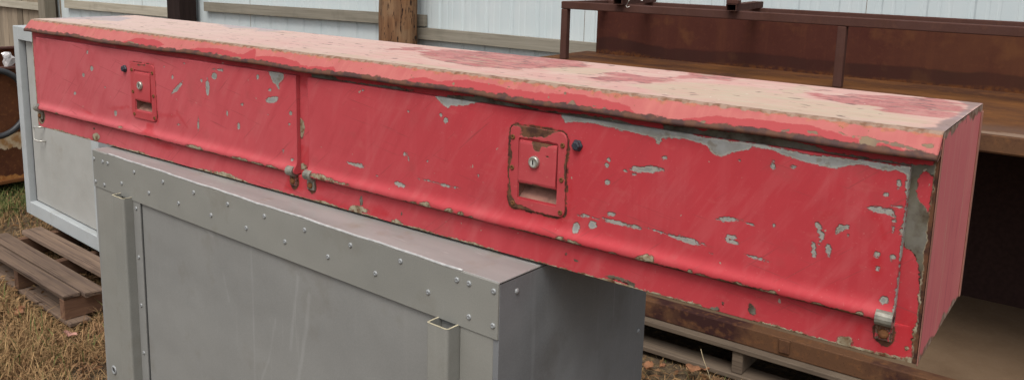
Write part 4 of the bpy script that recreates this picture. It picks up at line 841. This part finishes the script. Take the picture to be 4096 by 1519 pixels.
def open_tube(name, a, b, wdt, hgt, parent):
    a, b = Vector(a), Vector(b); t = (b-a).normalized(); u = Vector((0, 0, 1)).cross(t).normalized()*(wdt/2); z = Vector((0, 0, hgt))
    sec = [-u, u, u+z, -u+z]; V = []
    q = .88; iz = z*.06; isec = [-u*q+iz, u*q+iz, u*q+z*.94, -u*q+z*.94]
    V = [a+s for s in sec]+[b+s for s in sec]+[a+s for s in isec]+[a+t*.3+s for s in isec]
    Fc = [(0, 1, 5, 4), (1, 2, 6, 5), (2, 3, 7, 6), (3, 0, 4, 7), (4, 5, 6, 7), (0, 8, 9, 1), (1, 9, 10, 2), (2, 10, 11, 3), (3, 11, 8, 0), (8, 12, 13, 9), (9, 13, 14, 10), (10, 14, 15, 11), (11, 15, 12, 8), (12, 15, 14, 13)]
    return part(name, V, Fc, M['tube'], parent)
for ax, bx in ((1.150, 1.085), (.575, .500)):
    o = open_tube('cross_tube', (ax, 2.46, ZR+.0006), (bx, 2.97, ZR+.0006), .046, .030, rk)
    box('clamp', (ax-.026, 2.462, ZR+.0312), (ax+.030, 2.50, ZR+.050), M['tube'], o, .003, 2)
    box('clamp_post', (ax-.016, 2.468, ZR+.0505), (ax+.016, 2.50, ZR+.16), M['tube'], o, .003, 2)
tube_path('wire_hook', [(.602, 2.50, ZR+.05), (.612, 2.488, ZR+.035), (.628, 2.482, ZR+.030), (.622, 2.480, ZR+.012), (.612, 2.478, ZR-.004), (.620, 2.478, ZR-.012), (.632, 2.478, ZR-.006)], .0022, M['wire'], rk, 6)
box('paper_tag', (.660, 2.503, ZR+.028), (.700, 2.5045, ZR+.080), M['paper'], rk, 0, rot=(0, R_(28), 0))

# pallets under the rack: grey-brown, boards across, one bearer showing
def rack_pallet(x0, x1, label):
    y0, y1 = 1.738, 2.70; bs = []; x = x0
    p = thing('pallet', label, 'pallet', ((x0+x1)/2, (y0+y1)/2, -1.0))
    yy = y0
    while yy < y1-.08:
        box('deck_board', (x0, yy, -.8895), (x1, yy+.092, -.8690), M['gpallet'], p, .003); yy += .124
    for xs_ in (x0+.03, (x0+x1)/2, x1-.07): box('stringer', (xs_, y0+.01, -.9775), (xs_+.042, y1-.02, -.8902), M['gpallet'], p, .003)
    for yb in (y0+.002, y0+.42, y1-.14): box('bottom_board', (x0+.004, yb-.004, -.9990), (x1-.004, yb+.095, -.9780), M['gpallet'], p, .003)
    return p
rack_pallet(.98, 2.10, 'grey-brown wooden pallet carrying the rusty rack, with dark gaps between its boards')
for _y in (1.80, 2.60): box('foot', (3.4, _y, -1.0), (3.5, _y+.08, Zb-.0006), M['rust'], rk, .003)

# ================================================================== fence along the back
def sheet_mesh():
    pitch = .2384; W = pitch*4; pts = []
    for i in range(4):
        o_ = i*pitch
        pts += [(o_, 0), (o_+.048, 0), (o_+.060, .009), (o_+.078, .009), (o_+.090, 0), (o_+.135, 0), (o_+.140, .0018), (o_+.152, .0018), (o_+.157, 0), (o_+.190, 0), (o_+.195, .0018), (o_+.207, .0018), (o_+.212, 0)]
    pts.append((W-.003, 0)); n = len(pts); V = []
    for z in (0, 2.3): V += [(x, y, z) for x, y in pts]
    V += [(x, y+.0015, z) for z in (0, 2.3) for x, y in pts]
    Fc = [(i, i+1, n+i+1, n+i) for i in range(n-1)]+[(2*n+i+1, 2*n+i, 3*n+i, 3*n+i+1) for i in range(n-1)]
    return mesh('metal_sheet', V, Fc)
mf = thing('metal_fence', 'tall fence of pale blue-white ribbed steel sheets on grey wooden rails', 'fence', (-1.5, 4.05, -1.0))
sm = sheet_mesh()
for k in range(-7, 8):
    x = -1.532+.9536*k; o = link('metal_sheet', sm, M['sheet'], mf, (x+1.5, .003*(k % 2), .02))
def rail(xa, xb, zta, ztb, zba, zbb, y0, y1, parent, mat='rail'):
    V = [(xa, y0, zba), (xb, y0, zbb), (xb, y0, ztb), (xa, y0, zta), (xa, y1, zba), (xb, y1, zbb), (xb, y1, ztb), (xa, y1, zta)]
    return part('rail', V, [(0, 1, 2, 3), (5, 4, 7, 6), (3, 2, 6, 7), (1, 0, 4, 5), (1, 5, 6, 2), (4, 0, 3, 7)], M[mat], parent)
rail(-2.36, 5.2, -.015, -.017, -.108, -.112, 4.0, 4.040, mf)
rail(-5.08, -2.071, .051, .090, -.040, -.004, 4.0, 4.040, mf)
rail(-7.93, -5.40, -.058, -.037, -.154, -.135, 4.0, 4.040, mf)
for z in (.75, .78): pass
rail(-7.93, 5.2, .80, .80, .71, .71, 4.0, 4.040, mf)
rail(-7.93, 5.2, -.78, -.78, -.87, -.87, 4.0, 4.040, mf)
box('post', (-5.42, 3.80, -.995), (-5.20, 3.998, 1.35), M['dpost'], mf, .006)
box('post', (2.9, 3.86, -.995), (3.04, 3.998, 1.35), M['dpost'], mf, .006)

# round pole in front of the rails
def pole():
    p = thing('wooden_pole', 'thick round weathered brown wooden pole in front of the metal fence', 'pole', (-2.20, 3.835, -1.0))
    n, V, Fc = 28, [], []; hs_ = np.linspace(0, 3.2, 60)
    for h in hs_:
        for j in range(n):
            q = 2*math.pi*j/n; r = .158-.006*h+.004*math.sin(q*5+h*2)+.003*math.sin(q*11-h*3)+.002*math.sin(q*7+h*17); V.append((r*math.cos(q), r*math.sin(q), h-.01))
    for i in range(len(hs_)-1):
        for j in range(n): Fc.append((i*n+j, i*n+(j+1) % n, (i+1)*n+(j+1) % n, (i+1)*n+j))
    Fc.append(tuple(range((len(hs_)-1)*n, len(hs_)*n)))
    link('shaft', mesh('shaft', V, Fc), M['pole'], p, smooth=True)
    box('split_board', (-2.385, 3.80, -.995), (-2.335, 3.838, 1.6), M['post'], p, .004)
pole()

wf = thing('wooden_fence', 'brown weathered wooden board fence with pale post, left of the steel sheets', 'fence', (-9.6, 4.05, -1.0))
box('post', (-8.30, 3.86, -.998), (-8.14, 3.998, 1.25), M['post'], wf, .005)
bw = .148
for i in range(20):
    x = -8.10-bw*(i+1); box('fence_board', (x+.003, 4.042+random.uniform(0, .012), -.985), (x+bw-.003, 4.066+random.uniform(0, .004), .80+random.uniform(-.02, .02)), M['board'], wf, .002)
rail(-11.1, -8.302, -.130, -.128, -.222, -.220, 4.0, 4.040, wf, 'rail'); rail(-11.1, -8.302, .62, .62, .53, .53, 4.0, 4.040, wf); rail(-11.1, -8.302, -.8, -.8, -.89, -.89, 4.0, 4.040, wf)

# ================================================================== rusty bin and hose at the far left
rb = thing('rusty_bin', 'rusted open steel bin with flaking cream paint beside the pale cabinet', 'bin', (-3.55, 1.5, -1.0))
BX0, BX1, BY0, BY1, BZ0, BZ1 = -4.15, -2.95, .72, 2.3, -.90, -.205
part('body', [(BX0, BY0, BZ0), (BX1, BY0, BZ0), (BX1, BY1, BZ0), (BX0, BY1, BZ0), (BX0, BY0, BZ1), (BX1, BY0, BZ1), (BX1, BY1, BZ1), (BX0, BY1, BZ1)],
     [(0, 1, 5, 4), (1, 2, 6, 5), (2, 3, 7, 6), (3, 0, 4, 7), (3, 2, 1, 0)], M['bin'], rb)
box('rim', (BX1-.05, BY0, BZ1), (BX1+.014, BY1, BZ1+.018), M['tube'], rb, .004); box('rim', (BX0-.014, BY0, BZ1), (BX0+.05, BY1, BZ1+.018), M['tube'], rb, .004)
box('rim', (BX0+.051, BY0-.014, BZ1), (BX1-.051, BY0+.05, BZ1+.018), M['tube'], rb, .004); box('rim', (BX0+.051, BY1-.05, BZ1), (BX1-.051, BY1+.014, BZ1+.018), M['tube'], rb, .004)
box('bottom_lip', (BX1+.0005, BY0, BZ0-.012), (BX1+.020, BY1, BZ0+.010), M['deck'], rb, .003)
for y in (BY0+.12, BY1-.2): box('skid', (BX0+.02, y, -1.0), (BX1-.06, y+.09, BZ0-.0006), M['rust'], rb, .003)
hz = thing('rubber_hose', 'thick black rubber hose ring hung against the rusty bin', 'hose', (-2.915, 1.075, -.615))
tube_path('hose', [(-2.912, 1.070+.195*math.cos(a), -.400+.205*math.sin(a)) for a in np.linspace(0, 2*math.pi, 41)[:-1]], .0185, M['hose'], hz, 10, closed=True)
# crumpled bit of clear plastic on the bin's rim
bm = bmesh.new(); bmesh.ops.create_icosphere(bm, subdivisions=2, radius=.04)
for v in bm.verts: v.co *= random.uniform(.55, 1.15); v.co.z *= 1.35; v.co.x *= .7
me = bpy.data.meshes.new('plastic_scrap'); bm.to_mesh(me); bm.free()
lowest = min(v.co.z for v in me.vertices)
ps = link('plastic_scrap', me, M['shiny'], None, (-2.965, 1.195, GZ+BZ1+.018-lowest)); tag(ps, 'small crumpled shiny clear plastic scrap on the rim of the rusty bin', 'scrap')

# ================================================================== dry grass, leaves
def grass(n_left=34000, n_right=8000):
    V, Fc, T, G = [], [], [], []
    gx0 = (.4, -.045); cg, sg = math.cos(-GYAW), math.sin(-GYAW); cp, sp_ = math.cos(-PYAW), math.sin(-PYAW); cw, sw = math.cos(-WY), math.sin(-WY)
    def ok(x, y):
        dx, dy = x-.4, y+.045; u, v = dx*cg-dy*sg, dx*sg+dy*cg
        if -.02 < u < 1.45 and -.02 < v < .52: return 0
        dx, dy = x+1.80, y-.475; u, v = dx*cp-dy*sp_, dx*sp_+dy*cp
        if -.08 < u < 1.08 and -.05 < v < .85: return .030
        if .95 < x < 3.3 and y > 1.70: return .02
        if x > .85: return .035
        if x < -2.88 and y > .66 and y < 2.35: return .07
        return 1
    def blade(x, y, hmax, green):
        l = min(random.uniform(.035, .13)*(1.0 if random.random() < .85 else 1.5), hmax*1.6); w_ = random.uniform(.0009, .0022)
        az = random.uniform(0, 2*math.pi); lean = random.betavariate(3.2, 1.2)*1.55
        if green: lean *= .55
        dx, dy = math.cos(az), math.sin(az); px, py = -dy*w_, dx*w_
        h1 = min(l*.55*math.cos(lean*.6), hmax*.7); r1 = l*.55*math.sin(lean*.6); h2 = min(h1+l*.45*math.cos(min(lean*1.5, 1.9)), hmax); r2 = r1+l*.45*math.sin(min(lean*1.5, 1.9))
        h2 = max(h2, .004); z0 = .006*math.sin(x*5+y*3)+.006*math.sin(y*7.3-x*2.1)-.016
        b = len(V)
        V.extend([(x-px, y-py, z0), (x+px, y+py, z0), (x+dx*r1+px*.8, y+dy*r1+py*.8, z0+h1+.002), (x+dx*r1-px*.8, y+dy*r1-py*.8, z0+h1+.002), (x+dx*r2, y+dy*r2, z0+h2+.002)])
        Fc.extend([(b, b+1, b+2, b+3), (b+3, b+2, b+4)]); t = random.betavariate(1.6, 1.4); T.extend([t]*5); G.extend([green]*5)
    def litter(n, x0, x1, y0, y1):
        for _ in range(n):
            x, y = random.uniform(x0, x1), random.uniform(y0, y1)
            if ok(x, y) < .03: continue
            az = random.uniform(0, 6.28); l, w_ = random.uniform(.010, .028), random.uniform(.004, .010); dx, dy = math.cos(az)*l, math.sin(az)*l; px, py = -math.sin(az)*w_, math.cos(az)*w_
            z0 = .006*math.sin(x*5+y*3)+.006*math.sin(y*7.3-x*2.1)+random.uniform(.0, .02); t1, t2 = random.uniform(0, .012), random.uniform(0, .012); b0 = len(V)
            V.extend([(x-dx, y-dy, z0), (x+px, y+py, z0+t1), (x+dx, y+dy, z0+.004), (x-px, y-py, z0+t2)]); Fc.append((b0, b0+1, b0+2, b0+3)); t = random.choice((.0, .05, .15, .5)); T.extend([t]*4); G.extend([0.0]*4)
    def scatter(n, x0, x1, y0, y1):
        k = 0; tries = 0
        while k < n and tries < n*4:
            tries += 1; x, y = random.uniform(x0, x1), random.uniform(y0, y1)
            pch = .5+.5*math.sin(x*9.1+math.sin(y*7))*math.sin(y*8.3+math.sin(x*5))
            if random.random() > .06+1.1*pch**1.5: continue
            h = ok(x, y)
            if not h: continue
            far = max(0, min(1, (-2.35-x)/.35)); gr = 1.0 if random.random() < (.05+.75*far) else 0.0
            blade(x, y, min(h, .12), gr); k += 1
    scatter(n_left, -1.95, -.05, -.35, 1.35); scatter(14000, -3.6, -1.9, .3, 2.6); scatter(n_right, .9, 2.4, .75, 1.76)
    litter(3200, -1.95, -.05, -.35, 1.35); litter(900, -3.4, -1.9, .3, 2.2); litter(700, .9, 2.2, 1.0, 1.72)
    me = mesh('grass', V, Fc); setattr_f(me, 'tint', T); setattr_f(me, 'green', G)
    o = link('grass', me, M['grass']); o['kind'] = 'stuff'; o['label'] = 'dry straw-coloured grass covering the yard'; o['category'] = 'grass'
grass()

tag(tube_path('dry_stalk', [(1.52, 1.62, -.99), (1.50, 1.63, -.95), (1.472, 1.64, -.905), (1.455, 1.65, -.875)], .0013, M['straw'], None, 5), 'single pale dry stalk leaning in front of the rack pallet', 'stalk')

def leaf(x, y, s, mat, label, group=None):
    V, Fc = [], []; n = 7
    for i in range(n+1):
        t = i/n; wd = math.sin(math.pi*min(1, t*.93+.05))**.8*.5
        for sgn in (-1, 0, 1):
            V.append(((t-.5)*s, sgn*wd*s*.8, s*(.12*abs(sgn)*(1+.6*math.sin(t*9))+.35*(t-.4)**2)+.008))
    for i in range(n):
        for j in (0, 1): a = i*3+j; Fc.append((a, a+3, a+4, a+1))
    V += [(v[0], v[1], v[2]-.0006) for v in V]; k = (n+1)*3; Fc += [(f[3]+k, f[2]+k, f[1]+k, f[0]+k) for f in Fc]
    o = link('fallen_leaf', mesh('fallen_leaf', V, Fc), M[mat], None, (x, y, .022), rot=(R_(random.uniform(-20, 20)), R_(random.uniform(-25, 25)), random.uniform(0, 6))); tag(o, label, 'leaf', group)
leaf(-1.03, .335, .055, 'leaf', 'curled orange fallen leaf lying in the grass beside the brown pallet', 'fallen leaves by the brown pallet')
leaf(-1.00, .320, .045, 'leaf', 'curled orange fallen leaf lying in the grass beside the brown pallet', 'fallen leaves by the brown pallet')
leaf(-.630, .345, .050, 'pinkleaf', 'pale pink fallen leaf lying in the grass beside the grey cabinet', None)
for x, y, s in ((1.285, 1.575, .050), (1.33, 1.61, .036), (1.425, 1.660, .056), (1.465, 1.685, .036)):
    leaf(x, y, s, 'leaf', 'curled orange fallen leaf in front of the rack pallet', 'fallen leaves by the rack pallet')
